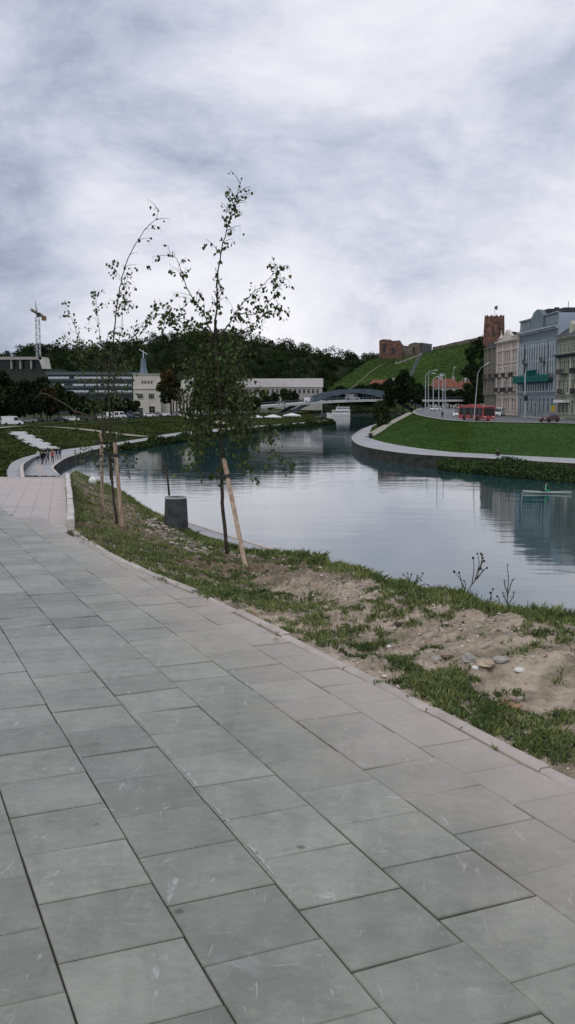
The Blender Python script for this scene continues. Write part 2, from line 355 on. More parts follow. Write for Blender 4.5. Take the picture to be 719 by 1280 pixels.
# ------------------------------------------------------------------ promenade of grey slabs
TH = R(-23.3)
e1 = Vector((math.sin(TH), math.cos(TH), 0)); e2 = Vector((math.cos(TH), -math.sin(TH), 0))
def PP(a, b, h=0.0):          # a along the joints, b across them
    p = e1 * a + e2 * b; return Vector((p.x, p.y, plane(p.x, p.y) + h))
def slab_mat(name, base, lo, hi, pink):
    m = bpy.data.materials.new(name); m.use_nodes = True; nt = m.node_tree; N = nt.nodes; L = nt.links
    b = N['Principled BSDF']; b.inputs['Specular IOR Level'].default_value = .55
    g = N.new('ShaderNodeNewGeometry')
    def nz(sc, det, r_=.6, d=0, st=None, rot=0):
        n = N.new('ShaderNodeTexNoise'); n.inputs['Scale'].default_value = sc; n.inputs['Detail'].default_value = det; n.inputs['Roughness'].default_value = r_; n.inputs['Distortion'].default_value = d
        if st:
            mp = N.new('ShaderNodeMapping'); mp.inputs['Scale'].default_value = st; mp.inputs['Rotation'].default_value = (0, 0, rot); L.new(g.outputs['Position'], mp.inputs[0]); L.new(mp.outputs[0], n.inputs[0])
        else: L.new(g.outputs['Position'], n.inputs[0])
        return n.outputs[0]
    def mr(f, a, b_, c, d):
        n = N.new('ShaderNodeMapRange'); L.new(f, n.inputs[0])
        for i, x in enumerate((a, b_, c, d)): n.inputs[i + 1].default_value = x
        return n.outputs[0]
    def mul(a, b_):
        n = N.new('ShaderNodeMath'); n.operation = 'MULTIPLY'
        for i, x in enumerate((a, b_)):
            if isinstance(x, (int, float)): n.inputs[i].default_value = x
            else: L.new(x, n.inputs[i])
        return n.outputs[0]
    def mix(f, a, c):
        n = N.new('ShaderNodeMix'); n.data_type = 'RGBA'
        if isinstance(f, (int, float)): n.inputs[0].default_value = f
        else: L.new(f, n.inputs[0])
        for i, x in ((6, a), (7, c)):
            if isinstance(x, tuple): n.inputs[i].default_value = (*x, 1)
            else: L.new(x, n.inputs[i])
        return n.outputs[2]
    col = mix(mr(nz(2.2, 10, .75), .35, .65, 0, 1), tuple(x * .76 for x in base), tuple(x * 1.22 for x in base))
    col = mix(mul(mr(nz(9, 8, .8), .48, .66, 0, 1), .42), col, tuple(x * 1.5 for x in base)); col = mix(mul(mr(nz(13, 8, .8), .53, .68, 0, 1), .5), col, tuple(x * .55 for x in base))
    hs = N.new('ShaderNodeHueSaturation'); L.new(col, hs.inputs['Color']); L.new(mr(g.outputs['Random Per Island'], 0, 1, lo, hi), hs.inputs['Value']); col = hs.outputs[0]
    col = mix(mul(mr(nz(6, 9, .75, 1), .56, .72, 0, 1), .35), col, (.40, .40, .40))          # lime bloom
    col = mix(mul(mr(nz(4, 6, .6, .6), .60, .72, 0, 1), .35), col, (.10, .105, .095))         # damp patches
    col = mix(mul(mr(nz(1, 3, .5, 1.2, (26, 6.0, 1), .6), .66, .74, 0, 1), .45), col, (.48, .47, .46))   # scuffs
    col = mix(mul(mr(nz(1, 3, .5, 1.5, (7, 24, 1), .2), .68, .76, 0, 1), .45), col, (.48, .47, .46))
    col = mix(mul(mr(nz(150, 4, .8), .55, .72, 0, 1), .5), col, (.10, .10, .10))             # grain
    if pink: col = mix(mul(mr(nz(.7, 4), .35, .6, 0, 1), .5), col, (.42, .36, .34))
    vo = N.new('ShaderNodeTexVoronoi'); vo.inputs['Scale'].default_value = 2.6; L.new(g.outputs['Position'], vo.inputs[0])
    va = N.new('ShaderNodeMath'); va.operation = 'ADD'; L.new(vo.outputs['Distance'], va.inputs[0]); L.new(mul(nz(20, 4), .06), va.inputs[1])
    col = mix(mul(mr(va.outputs[0], .055, .085, 1, 0), .75), col, (.035, .035, .032))         # trodden gum and drips
    # dust blown off the soil on the side of the kerb
    geo = N.new('ShaderNodeVectorMath'); geo.operation = 'DOT_PRODUCT'; L.new(g.outputs['Position'], geo.inputs[0]); geo.inputs[1].default_value = tuple(e2)
    ds = N.new('ShaderNodeMath'); ds.operation = 'ADD'; L.new(geo.outputs['Value'], ds.inputs[0]); L.new(mul(nz(1.8, 8, .7), 1.5), ds.inputs[1])
    col = mix(mul(mr(ds.outputs[0], 2.5, 3.6, 0, 1), .65), col, (.40, .345, .31))
    L.new(col, b.inputs['Base Color']); L.new(mr(nz(3, 6), .3, .7, .40, .6), b.inputs['Roughness'])
    bp = N.new('ShaderNodeBump'); bp.inputs['Strength'].default_value = .35; bp.inputs['Distance'].default_value = .006; L.new(nz(60, 10, .8), bp.inputs['Height']); L.new(bp.outputs[0], b.inputs['Normal'])
    return m
M['slab'] = slab_mat('slab_concrete', (.192, .200, .176), .82, 1.17, False)
M['slab_pink'] = slab_mat('slab_pinkish', (.255, .252, .24), .93, 1.07, True)
M['joint'] = mat('joint_fill', (.075, .062, .045), .95, (.03, .028, .018), 5, 6)
mb = MB(); SL = .385; SWD = .40; TK = .05
anch = {0: 3.145, 1: 3.347, 2: 3.147, 3: 2.914, 4: 3.05, 5: 3.2}
def wedge_side(p):            # right of the line where the pinkish slabs begin
    a = Vector((-3.31, 13.97)); d = Vector((math.sin(R(-31)), math.cos(R(-31)))); q = Vector((p.x, p.y)) - a
    return (q.x * d.y - q.y * d.x) > 0 and q.dot(d) > -1
def slab(mb, cn, g_, h):
    # a slab with its arrises knocked off
    c = sum(cn, Vector()) / 4; inn = [p + (c - p).normalized() * (g_) for p in cn]; inn2 = [p + (c - p).normalized() * (g_ + .006) for p in cn]
    z = lambda ps, dz: [p + Vector((0, 0, dz)) for p in ps]
    r0 = z(inn, -TK); r1 = z(inn, h - .004); r2 = z(inn2, h)
    mb.add(r0 + r1 + r2, [(0, 1, 5, 4), (1, 2, 6, 5), (2, 3, 7, 6), (3, 0, 4, 7), (4, 5, 9, 8), (5, 6, 10, 9), (6, 7, 11, 10), (7, 4, 8, 11), (8, 9, 10, 11)])
KA = [p.dot(e1) for p in kerb3[:14]]; KB = [p.dot(e2) for p in kerb3[:14]]
def kerb_b(a): return float(np.interp(a, KA, KB)) - .004
for k in range(-46, 8):
    b0 = .43 + SWD * k; b1 = b0 + SWD
    off = anch.get(k, 3.0 + random.random() * SL)
    n0 = int((-4 - off) / SL); n1 = int((40 - off) / SL)
    for j in range(n0, n1):
        a0 = off + j * SL; a1 = a0 + SL
        pc = PP((a0 + a1) / 2, (b0 + b1) / 2)
        if pc.y > PEND + .2 or pc.y < -3 or pc.x < -16 or wedge_side(pc): continue
        g_ = .0028 + random.random() * .0026; h = random.gauss(0, .0013); tx = random.gauss(0, .0015); ty = random.gauss(0, .0015)
        jl = random.gauss(0, .0022)
        ka, kb = kerb_b(a0), kerb_b(a1)
        if max(ka, kb) < b0 + .02 and a0 < 14.3: continue
        c0, c1 = (max(min(b1, ka), b0 + .012), max(min(b1, kb), b0 + .012)) if a0 < 14.3 else (b1, b1)
        cn = [PP(a0 + jl, b0, h - tx - ty), PP(a0 + jl, c0, h + tx - ty), PP(a1 + jl, c1, h + tx + ty), PP(a1 + jl, b0, h - tx + ty)]
        cn = [Vector((p.x, min(p.y, PEND), p.z)) for p in cn]
        slab(mb, cn, g_, 0)
struct(mb.build('promenade_paving', M['slab']))
ax = (kerb3[16] - kerb3[13]); ax.z = 0; ax.normalize(); bx = Vector((ax.y, -ax.x, 0))
mb = MB(); o0 = kerb3[13]
for k in range(-30, 0):
    off = random.random() * .5
    for j in range(-8, 26):
        a0 = off + j * .5; a1 = a0 + .5; b0 = k * .3; b1 = b0 + .3
        cn = []
        for a, b in ((a0, b0), (a0, b1), (a1, b1), (a1, b0)):
            p = o0 + ax * a + bx * b; cn.append(Vector((p.x, min(p.y, PEND), plane(p.x, p.y) - .006)))
        pc = sum(cn, Vector()) / 4
        if not any(wedge_side(q) for q in cn) or (pc - o0).dot(bx) > 0 or pc.y > PEND: continue
        slab(mb, cn, .0022, 0)
struct(mb.build('pinkish_paving', M['slab_pink']))
mb = MB()
mb.add([(-16.5, -3.2, -S * -3.2 - .013), PP(-3, 2.8, -.016), PP(3.5, 2.8, -.016), PP(9.3, 2.6, -.016), PP(11.9, 2.5, -.016), kerb3[13] + Vector((0, 0, -.013)), kerb3[16] + Vector((0, 0, -.013)), (-6.1, PEND, plane(0, PEND) - .013), (-16.5, PEND, plane(0, PEND) - .013)], [tuple(range(9))])
struct(mb.build('paving_bed', M['joint'], up=True))
struct(MB().box(-16.5, -5.98, PEND + .0, PEND + .25, -1.6, plane(0, PEND) + .0).build('promenade_end_wall', M['concrete']))

# kerb stones, laid end to end, the far run standing higher
mb = MB(); kl = resample(kerb3[:14], 400)
def kerb_run(mb, line, seg, w, h, skip=()):
    d = [0]
    for a, b in zip(line, line[1:]): d.append(d[-1] + (b - a).length)
    def at(t):
        t = min(max(t, 0), d[-1] - 1e-6); k = int(np.searchsorted(d, t, 'right')) - 1; k = min(k, len(line) - 2); return line[k].lerp(line[k + 1], (t - d[k]) / (d[k + 1] - d[k]))
    t = 0; i = 0
    while t < d[-1] - .05:
        t1 = min(t + seg, d[-1]); a = at(t + .006); b = at(t1 - .006); m_ = at((t + t1) / 2); dr = (b - a).normalized(); n = Vector((dr.y, -dr.x, 0)).normalized()
        hh = h + random.gauss(0, .006); jo = random.gauss(0, .004); tilt = random.gauss(0, .004)
        sec = []
        for p in (a, b):
            q = p + n * jo
            sec.append([q + Vector((0, 0, -.12)), q + Vector((0, 0, hh - .012)), q + n * .012 + Vector((0, 0, hh)), q + n * (w - .012) + Vector((0, 0, hh + tilt)), q + n * w + Vector((0, 0, hh - .012 + tilt)), q + n * w + Vector((0, 0, -.12))])
        if i not in skip: mb.add(sec[0] + sec[1], [(j, j + 1, j + 7, j + 6) for j in range(5)] + [(5, 4, 3, 2, 1, 0), (6, 7, 8, 9, 10, 11)])
        t = t1; i += 1
kerb_run(mb, kl, 1.0, .075, .012)
struct(mb.build('kerb', M['concrete'])); mb = MB()
kerb_run(mb, resample(kerb3[13:], 60), 1.0, .11, .13)
struct(mb.build('raised_kerb', M['kerb_new']))

# ------------------------------------------------------------------ ramp beside the far towpath, steps up the bank
def G2(lst, z): return [G(px, py, z) for px, py in lst]
rin = [G(31, 600, -5.7), G(29.5, 590, -5.7), G(30, 583, -5.75), G(36, 578, -5.95), G(46, 572.5, -6.25), G(62, 568, -6.42)]
rout = [G(9, 600, -5.7), G(10, 590, -5.7), G(12, 582, -5.75), G(21, 575.3, -5.95), G(42, 568.6, -6.25), G(62, 565, -6.42)]
band('ramp', rin, rout, M['prom'], .03, 60)
struct(MB().rows([[p + Vector((0, 0, .25)), Vector((p.x, p.y, QZ - .1))] for p in resample(rin, 60)]).build('ramp_retaining_wall', M['wallconc']))
rin_o = offset_line(rin, rout, .35)
band('ramp_wall_coping', down(rin, .25), down(rin_o, .25), M['coping'], 0, 60)
struct(MB().rows([[p + Vector((0, 0, .0)), p + Vector((0, 0, -.7))] for p in resample(rout, 60)]).build('ramp_outer_wall', M['wallconc']))
# inlaid pale strip along the towpath
i1 = offset_line(QL[15:26], CL[15:26], 2.0); i2 = offset_line(QL[15:26], CL[15:26], 2.8)
band('towpath_inlay', i1, i2, mat('towpath_inlay', (.40, .35, .32), .8), .012, 120)
# zigzag steps
from mathutils.bvhtree import BVHTree
_b = bpy.data.objects['left_bank_slope'].data; slope_tree = BVHTree.FromPolygons([v.co for v in _b.vertices], [p.vertices[:] for p in _b.polygons])
def on_slope(px, py):
    h = slope_tree.ray_cast(Vector((0, 0, CAMZ)), ray(px, py).normalized()); return h[0] if h[0] is not None else G(px, py, -5.5)
mb = MB(); nst = 26; sp_ = [on_slope(59 - 39 * i / nst, 562.5 - 21.5 * i / nst) for i in range(nst + 1)]
for i in range(nst):
    p = sp_[i]; d = sp_[i + 1] - p; L_ = d.length; dn = Vector((d.x, d.y, 0)).normalized(); n = Vector((-dn.y, dn.x, 0))
    c = p + n * (.4 if (i // 3) % 2 else -.4); zt = p.z + .32
    vs = [c - n * 1.5, c + n * 1.5, c + n * 1.5 + dn * (L_ + .05), c - n * 1.5 + dn * (L_ + .05)]
    mb.add([Vector((v.x, v.y, zt - .9)) for v in vs] + [Vector((v.x, v.y, zt)) for v in vs], [(0, 1, 5, 4), (1, 2, 6, 5), (2, 3, 7, 6), (3, 0, 4, 7), (4, 5, 6, 7)])
struct(mb.build('bank_steps', mat('step_stone', (.50, .50, .52), .7, (.36, .36, .38), .6)))
# gravel path along the top of the left slope, and two short ones further on
def slope_z(px, py):
    return None
gp = [on_slope(*q) for q in ((-60, 542), (-10, 537), (27, 534), (67, 535), (100, 537.5), (125, 540.5), (160, 545), (182, 547))]
def pathstrip(name, pts, w, m, dz=.1):
    L_ = []; R_ = []
    for i, p in enumerate(pts):
        d = pts[min(i + 1, len(pts) - 1)] - pts[max(i - 1, 0)]; n = Vector((-d.y, d.x, 0)).normalized() * w / 2; L_.append(p + n); R_.append(p - n)
    return band(name, L_, R_, m, dz, 60)
M['gravel'] = mat('gravel_path', (.34, .31, .27), .95, (.24, .22, .19), .5)
pathstrip('bank_path', gp, 2.6, M['gravel'], .27)
pathstrip('bank_path_steps', [G(221, 516.5, -4.2), G(235, 522.5, -4.45), G(262, 526, -4.7), G(280, 531, -5.4)], 3.0, M['gravel'], .3)
pathstrip('left_upper_road', [G(-60, 530, -4.4), G(40, 526, -4.4), G(110, 523, -4.4), G(200, 520, -4.4), G(300, 516, -4.4), G(345, 514, -4.4)], 9, M['asphalt'], .1)

# ------------------------------------------------------------------ right bank
QR = [(600, 519.5), (520, 523), (480, 528), (458, 534), (447, 540), (440, 546), (442, 552), (453, 558), (480, 563.5), (515, 568), (560, 571), (600, 573), (719, 580), (900, 590)]
CR = [(600, 518.5), (520, 521.5), (486, 526), (468, 532), (463, 539), (462, 543.5), (463, 547), (473, 551), (496, 556), (529, 561), (565, 565), (600, 567), (719, 573), (900, 581)]
DR = [(700, 504.5), (600, 505.8), (565, 507), (534, 509.5), (522, 511.5), (517.5, 513.5), (516.5, 515.8), (522, 519), (535, 522), (556, 525.4), (577, 527), (600, 528), (719, 530.2), (900, 534)]
FR = [(705, 505.4), (640, 506.5), (600, 507.8), (590, 509), (587, 510), (588, 511), (590, 512.5), (600, 514.5), (612, 516.5), (630, 518.6), (650, 520.5), (675, 522.4), (760, 525), (1000, 530)]
qr3 = G2(QR, RQ); cr3 = G2(CR, RQ + .02); dr3 = G2(DR, RZ); fr3 = G2(FR, RZ)
copr = offset_line(qr3, cr3, .5)
band('right_towpath', copr, cr3, M['prom'])
band('right_coping', down(qr3, .08), down(copr, .08), M['coping'])
band('right_quay_wall', down(qr3, .08), down(qr3, -3), M['wallstone'])
# lawn with a rounded foot and shoulder
a = resample(cr3, 160); b = resample(dr3, 160)
rows = []
for p, q in zip(a, b):
    r_ = []
    for j in range(13):
        t = j / 12; w = p.lerp(q, t); w.z = RQ + .02 + (RZ - RQ - .02) * (t ** 0.85 if t > 0 else 0) + .1 * fbm(w.x, w.y, 0, .06, 3) * math.sin(math.pi * t); r_.append(w)
    rows.append(r_)
struct(MB().rows(rows).build('right_lawn', M['lawn'], smooth=True, up=True))
dr_in = offset_line(dr3, fr3, 2.6); dr_in2 = offset_line(dr3, fr3, 2.8)
band('right_sidewalk', dr3, dr_in, M['sidewalk'], .14)
band('right_kerb', down(dr_in, .15), down(dr_in2, .15), M['concrete'])
band('right_kerb_face', down(dr_in2, .15), down(dr_in2, 0), M['concrete'], 0, 200, False)
band('road', dr_in2, fr3, M['asphalt'])
mid1 = [p.lerp(q, .52) for p, q in zip(dr3, fr3)]; mid2 = offset_line(mid1, fr3, .25)
lm = resample(mid1, 200); l2 = resample(mid2, 200); mb = MB()
for i in range(0, 196, 4): mb.add([lm[i], lm[i + 2], l2[i + 2], l2[i]], [(0, 1, 2, 3)])
struct(mb.build('road_markings', M['white_line'], up=True)); bpy.data.objects['road_markings'].location.z = .006
far_r = [Vector((p.x + 14, p.y + 14, RZ)) for p in fr3]
band('building_sidewalk', fr3, far_r, M['sidewalk'], .13)
band('building_kerb', down(fr3, .13), down(fr3, 0), M['concrete'], 0, 200, False)
struct(MB().add([(60, -100, RZ - .25), (3000, -100, RZ - .25), (3000, 3500, RZ - .25), (140, 3500, RZ - .25), fr3[0] + Vector((-2, 30, -.25)), fr3[2] + Vector((3, 10, -.25)), fr3[7] + Vector((5, 0, -.25)), fr3[11] + Vector((5, 0, -.25))], [tuple(range(8))]).build('right_land', M['land'], up=True))
# paved path climbing the corner of the lawn
pp = [cr3[6].lerp(dr3[6], t) for t in np.linspace(.02, .98, 12)]
for p, t in zip(pp, np.linspace(.02, .98, 12)): p.z = RQ + (RZ - RQ) * t ** .85
pathstrip('lawn_path', pp, 3.0, mat('lawn_path', (.36, .34, .30), .9, (.2, .19, .16), .8), .16)

def tufts(name, rows, n, w, h, m, label):
    A = np.array([[tuple(p) for p in r_] for r_ in rows]); nr, nc = A.shape[:2]; u = rng.uniform(0, nr - 1.001, n); v = rng.uniform(0, nc - 1.001, n); i = u.astype(int); j = v.astype(int); fu = (u - i)[:, None]; fv = (v - j)[:, None]
    p = (A[i, j] * (1 - fu) + A[i + 1, j] * fu) * (1 - fv) + (A[i, j + 1] * (1 - fu) + A[i + 1, j + 1] * fu) * fv
    an = rng.uniform(0, np.pi, n); ww = (w * rng.uniform(.5, 1.4, n))[:, None]; hh = h * rng.uniform(.4, 1.4, n)
    d = np.stack([np.cos(an), np.sin(an), np.zeros(n)], 1) * ww; t = np.stack([rng.normal(0, .4, n) * hh, rng.normal(0, .4, n) * hh, hh], 1)
    vs = np.stack([p - d, p + d, p + d * .7 + t, p - d * .7 + t * .9], 1).reshape(-1, 3)
    return stuff(np_mesh(name, vs, np.arange(n * 4).reshape(-1, 4), m), label, 'grass')
M['tuft_lawn'] = mat('lawn_tufts', (.058, .108, .022), .95, (.030, .066, .014), .12, 8, island=.3, ramp=(.35, .65))
M['tuft_bank'] = mat('bank_tufts', (.070, .086, .028), .95, (.026, .044, .013), .12, 8, island=.5, ramp=(.35, .65))
tufts('lawn_grass', rows, 70000, .11, .055, M['tuft_lawn'], 'mown grass on the broad right bank below the road')
_r = [[p.lerp(q, k / 8) for k in range(9)] for p, q in zip(resample(cf3[:18], 160), resample(df3[:18], 160))]
tufts('slope_grass', _r, 60000, .22, .2, M['tuft_bank'], 'rough grass on the left bank slope behind the towpath')
# ------------------------------------------------------------------ hills
def hill(name, prof, d0, z0, dr_, d1, z1, m, nr=16, px0=None, rough=2.0, n=90):
    xs = np.linspace(prof[0][0], prof[-1][0], n); ys = np.interp(xs, [p[0] for p in prof], [p[1] for p in prof])
    rows = []
    for px, py in zip(xs, ys):
        top = D(px, py, dr_); r_ = []
        for j in range(nr):
            t = j / (nr - 1); dd = d0 + (dr_ - d0) * t; st = t * t * (3 - 2 * t) * .6 + t * .4
            z = z0 + (top.z - z0) * st; x = (px - 359.5) / F * dd * 1.0
            x = ray(px, py).x / ray(px, py).y * dd
            r_.append(Vector((x, dd, z + rough * fbm(x, dd, 0, .02, 3) * math.sin(math.pi * t))))
        for j in range(1, 5):
            t = j / 4; dd = dr_ + (d1 - dr_) * t; x = ray(px, py).x / ray(px, py).y * dd
            r_.append(Vector((x, dd, top.z + (z1 - top.z) * t * t * (3 - 2 * t))))
        rows.append(r_)
    return rows, struct(MB().rows(rows).build(name, m, smooth=True, up=True))
FH = [(-260, 470), (-120, 455), (-30, 452), (10, 450), (30, 442), (60, 437), (95, 439), (130, 437), (170, 432), (210, 426), (240, 421), (280, 420), (320, 428), (360, 435), (400, 443), (430, 449), (455, 452), (480, 452), (540, 455), (600, 458)]
fh_rows, _ = hill('wooded_hill', FH, 640, -4, 900, 1500, 0, mat('forest_floor', (.014, .022, .009), .95), rough=4)
CH = [(405, 487), (420, 478), (440, 465), (458, 452), (475, 447), (500, 448), (527, 441), (541, 437.5), (570, 431), (605, 423.5), (640, 419), (700, 425), (800, 450), (900, 480)]
ch_rows, _ = hill('castle_hill', CH, 640, -1.5, 720, 900, 0, M['castle_grass'], rough=2)

tufts('hill_grass', ch_rows, 60000, .5, .35, mat('hill_tufts', (.064, .102, .026), .95, (.032, .060, .017), .03, 8, island=.4, ramp=(.35, .65)), 'rough grass and scrub on the castle hill')
def foliage_quads(cent, size, flat=.0):
    n = len(cent); a = rng.normal(size=(n, 3)); a /= np.linalg.norm(a, axis=1)[:, None]
    b = rng.normal(size=(n, 3)); b -= (b * a).sum(1)[:, None] * a; b /= np.linalg.norm(b, axis=1)[:, None]
    s = size * rng.uniform(.6, 1.3, n)[:, None]
    v = np.stack([cent - a * s * .5, cent + b * s * .38, cent + a * s * .5, cent - b * s * .38], 1).reshape(-1, 3)
    f = np.arange(n * 4).reshape(-1, 4); return v, f
def lobes(n, R_, H, k=9, base=.25):
    # crown volume: several uneven lobes, leaves mostly towards their outsides
    lb = []
    for _ in range(k):
        w = rng.uniform(0, 2 * math.pi); h = rng.uniform(base + .08, .88); rad = R_ * .62 * math.sqrt(max(.1, 1 - ((h - .5) / .55) ** 2)) * rng.uniform(.4, 1)
        lb.append((rad * math.cos(w), rad * math.sin(w), h * H, R_ * rng.uniform(.28, .5)))
    lb.append((0, 0, H * .86, R_ * .35)); lb.append((0, 0, H * .55, R_ * .5))
    lb = np.array(lb); pick = rng.integers(0, len(lb), n); d = rng.normal(size=(n, 3)); d /= np.linalg.norm(d, axis=1)[:, None]
    rr = rng.uniform(.45, 1.06, n) ** .6
    return lb[pick, :3] + d * (lb[pick, 3] * rr)[:, None] * np.array([1, 1, .85])
def forest(name, anchors, R_, H, nq, q, m, label, cat):
    cs = []
    for (x, y, z) in anchors:
        sc = random.uniform(.75, 1.2); c = lobes(nq, R_ * sc, H * sc, 5, .1); c += np.array([x, y, z]); cs.append(c)
    c = np.concatenate(cs); v, f = foliage_quads(c, q)
    return stuff(np_mesh(name, v, f, m), label, cat)
anc = []
for _ in range(1150):
    i = random.randrange(5, len(fh_rows) - 1); t = random.random() ** .8; j = min(int((.18 + .82 * t) * 15), 15); p = fh_rows[i][j]
    anc.append((p.x + random.uniform(-6, 6), p.y + random.uniform(-9, 9), p.z - 4))
for i in range(5, len(fh_rows)):
    p = fh_rows[i][15]; anc.append((p.x, p.y + random.uniform(-4, 4), p.z - 4 + random.uniform(-1, 1.5)))
forest('hillside_wood', anc, 7, 10.5, 300, 1.15, M['forest'], 'dark green deciduous wood covering the long hill behind the river', 'wood')
anc = []
for _ in range(420):
    px = random.uniform(560, 660); t = random.uniform(.0, .97)
    edge = 598 - 34 * (1 - t)
    if px < edge: continue
    i = int(np.clip((px - 405) / (900 - 405) * 89, 0, 89)); j = int(t * 15); p = ch_rows[i][j]; anc.append((p.x + random.uniform(-2, 2), p.y, p.z - 2.5))
for _ in range(40):
    px = random.uniform(415, 480); i = int(np.clip((px - 405) / 495 * 89, 0, 89)); j = random.randrange(0, 3); p = ch_rows[i][j]; anc.append((p.x, p.y, p.z - 2))
forest('castle_hill_wood', anc, 4, 7, 110, 1.3, M['crown_dark'], 'dark wood on the right flank and foot of the castle hill', 'wood')

# ------------------------------------------------------------------ trees
def crown_proto(R_, H, n, q, m, k=9, base=.25):
    v, f = foliage_quads(lobes(n, R_, H, k, base), q); o = np_mesh('crown', v, f, m); me = o.data; bpy.data.objects.remove(o); return me
def trunk_proto(H, r_=.28):
    mb = MB(); mb.tube([(0, 0, -.6), (.05, 0, H * .3), (-.05, .05, H * .6), (0, 0, H * .85)], [r_, r_ * .75, r_ * .45, r_ * .12], 8)
    for k in range(7):
        w = random.uniform(0, 6.28); h = H * random.uniform(.28, .6); l = H * random.uniform(.15, .28)
        mb.tube([(0, 0, h), (math.cos(w) * l * .6, math.sin(w) * l * .6, h + l * .5), (math.cos(w) * l, math.sin(w) * l, h + l)], [r_ * .4, r_ * .25, r_ * .08], 6)
    o = mb.build('trunk', M['bark_dark']); me = o.data; bpy.data.objects.remove(o); return me
PROTO = {}
for key, mm, n in (('dark', 'crown_dark', 2600), ('mid', 'crown_mid', 2600), ('autumn', 'crown_autumn', 2600), ('dark2', 'crown_dark', 2600)):
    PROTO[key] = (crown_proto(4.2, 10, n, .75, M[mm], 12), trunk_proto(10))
PROTO['bush'] = (crown_proto(5, 8, 3000, .6, M['crown_mid'], 14, .0), trunk_proto(7))
PROTO['rust'] = (crown_proto(5, 8, 1500, .8, M['crown_rust'], 9, .0), trunk_proto(7))
def tree(px, py_top, y, kind, label, w=None, zb=None, group=None, name='tree', cat='tree'):
    top = D(px, py_top, y); zb = LZ if zb is None else zb; H = top.z - zb
    t = thing(name, label, cat, (top.x, y, zb), random.uniform(0, 6.28), group)
    cm, tm = PROTO[kind]
    for nm, me in (('crown', cm), ('trunk', tm)):
        o = bpy.data.objects.new(nm, me); COL.objects.link(o); o.parent = t
    base = {'bush': 8, 'rust': 8}.get(kind, 10)
    k = H / base; wk = (w / F * y) / (8.6 if base == 10 else 10) if w else k; t.scale = (wk, wk, k)
    return t
# left, behind the upper road
GL = 'dark trees in the belt left of the office block'
for px, py, y, kd, w in [(-30, 450, 265, 'dark', 60), (3, 462, 262, 'dark', 48), (30, 474, 285, 'dark2', 45), (-8, 478, 250, 'mid', 40), (50, 470, 300, 'dark', 40), (22, 496, 262, 'dark2', 34), (72, 478, 320, 'mid', 34), (88, 488, 330, 'dark', 34), (42, 492, 275, 'dark', 32), (62, 494, 290, 'dark2', 32), (5, 494, 255, 'dark', 34)]:
    tree(px, py, y, kd, 'dark leafy tree in the dense belt above the left bank', w, group=GL)
tree(58, 484, 285, 'autumn', 'yellowing broad tree in front of the dark belt on the left', 34)
for px, py, y, kd, w in [(104, 494, 345, 'dark', 26), (122, 497, 350, 'mid', 24), (140, 492, 360, 'dark2', 26), (158, 497, 365, 'dark', 22), (170, 500, 380, 'mid', 16), (112, 503, 330, 'dark', 24), (148, 503, 345, 'dark2', 24), (132, 504, 340, 'dark', 20), (96, 504, 325, 'dark2', 22)]:
    tree(px, py, y, kd, 'small dark tree between the office block and the parked cars', w, group='small trees in front of the office block')
tree(213, 461, 375, 'autumn', 'tall russet tinged tree in front of the white hall', 40)
tree(238, 514.5, 330, 'rust', 'low red brown shrub beside the footpath near the white hall', 13, name='shrub', cat='shrub')
for px, py, y, kd, w in [(262, 452, 390, 'dark', 44), (285, 462, 400, 'mid', 40), (250, 482, 380, 'dark2', 26), (303, 486, 410, 'dark', 26), (272, 486, 370, 'dark', 34), (318, 494, 400, 'mid', 24), (294, 496, 380, 'dark2', 26)]:
    tree(px, py, y, kd, 'dark riverside tree between the white hall and the bridge', w, group='dark trees left of the bridge')
for i, (px, py, y, kd, w) in enumerate([(330, 487, 560, 'dark', 18), (343, 490, 560, 'dark2', 16), (356, 485, 570, 'mid', 18), (368, 488, 570, 'dark', 16), (380, 477, 630, 'dark', 17), (392, 484, 630, 'dark2', 18), (404, 484, 630, 'dark', 18), (418, 486, 630, 'mid', 20), (432, 484, 630, 'dark', 20), (447, 482, 630, 'dark2', 20), (462, 480, 630, 'dark', 22), (476, 484, 630, 'mid', 20), (426, 482, 625, 'dark2', 20), (440, 486, 620, 'dark', 22), (454, 480, 625, 'dark', 24), (470, 478, 622, 'dark2', 26), (484, 476, 620, 'dark', 26), (495, 474, 615, 'dark', 26), (412, 488, 622, 'dark2', 20), (324, 497, 480, 'mid', 16), (338, 499, 470, 'dark', 15)]):
    tree(px, py, y, kd, 'dark round tree in the row behind the arched bridge', w, zb=(-1.9 if y > 620 else None), group='row of trees behind the bridge')
tree(477, 502, 235, 'bush', 'wide dark rounded bush at the bend of the right bank', 27, zb=-5.6, name='bush', cat='bush')
tree(505, 461, 340, 'dark', 'tallest dark tree right of the bridge, behind the bend', 36, zb=-4)
tree(487, 472, 350, 'dark2', 'dark tree just right of the bridge end', 26, zb=-4)
tree(520, 478, 380, 'dark', 'dark tree left of the first street lamps', 28, zb=-3)
for px, py, y, kd, w in [(536, 482, 520, 'dark', 22), (548, 486, 540, 'dark2', 20), (558, 489, 520, 'dark', 18), (572, 488, 560, 'mid', 22), (585, 478, 540, 'dark', 24), (597, 474, 500, 'dark2', 26), (607, 480, 480, 'dark', 22), (548, 488, 500, 'dark', 26), (562, 487, 490, 'dark2', 26), (576, 486, 480, 'dark', 26), (590, 484, 470, 'dark2', 26), (603, 486, 450, 'dark', 24), (530, 484, 470, 'dark2', 26), (566, 493, 500, 'dark', 18), (580, 494, 480, 'dark', 18), (593, 492, 460, 'dark2', 18), (540, 494, 500, 'dark', 20), (524, 492, 480, 'dark', 20), (552, 495, 500, 'dark2', 18)]:
    tree(px, py, y, kd, 'dark street tree below the castle hill behind the lamp posts', w, zb=RZ, group='street trees below the castle hill')

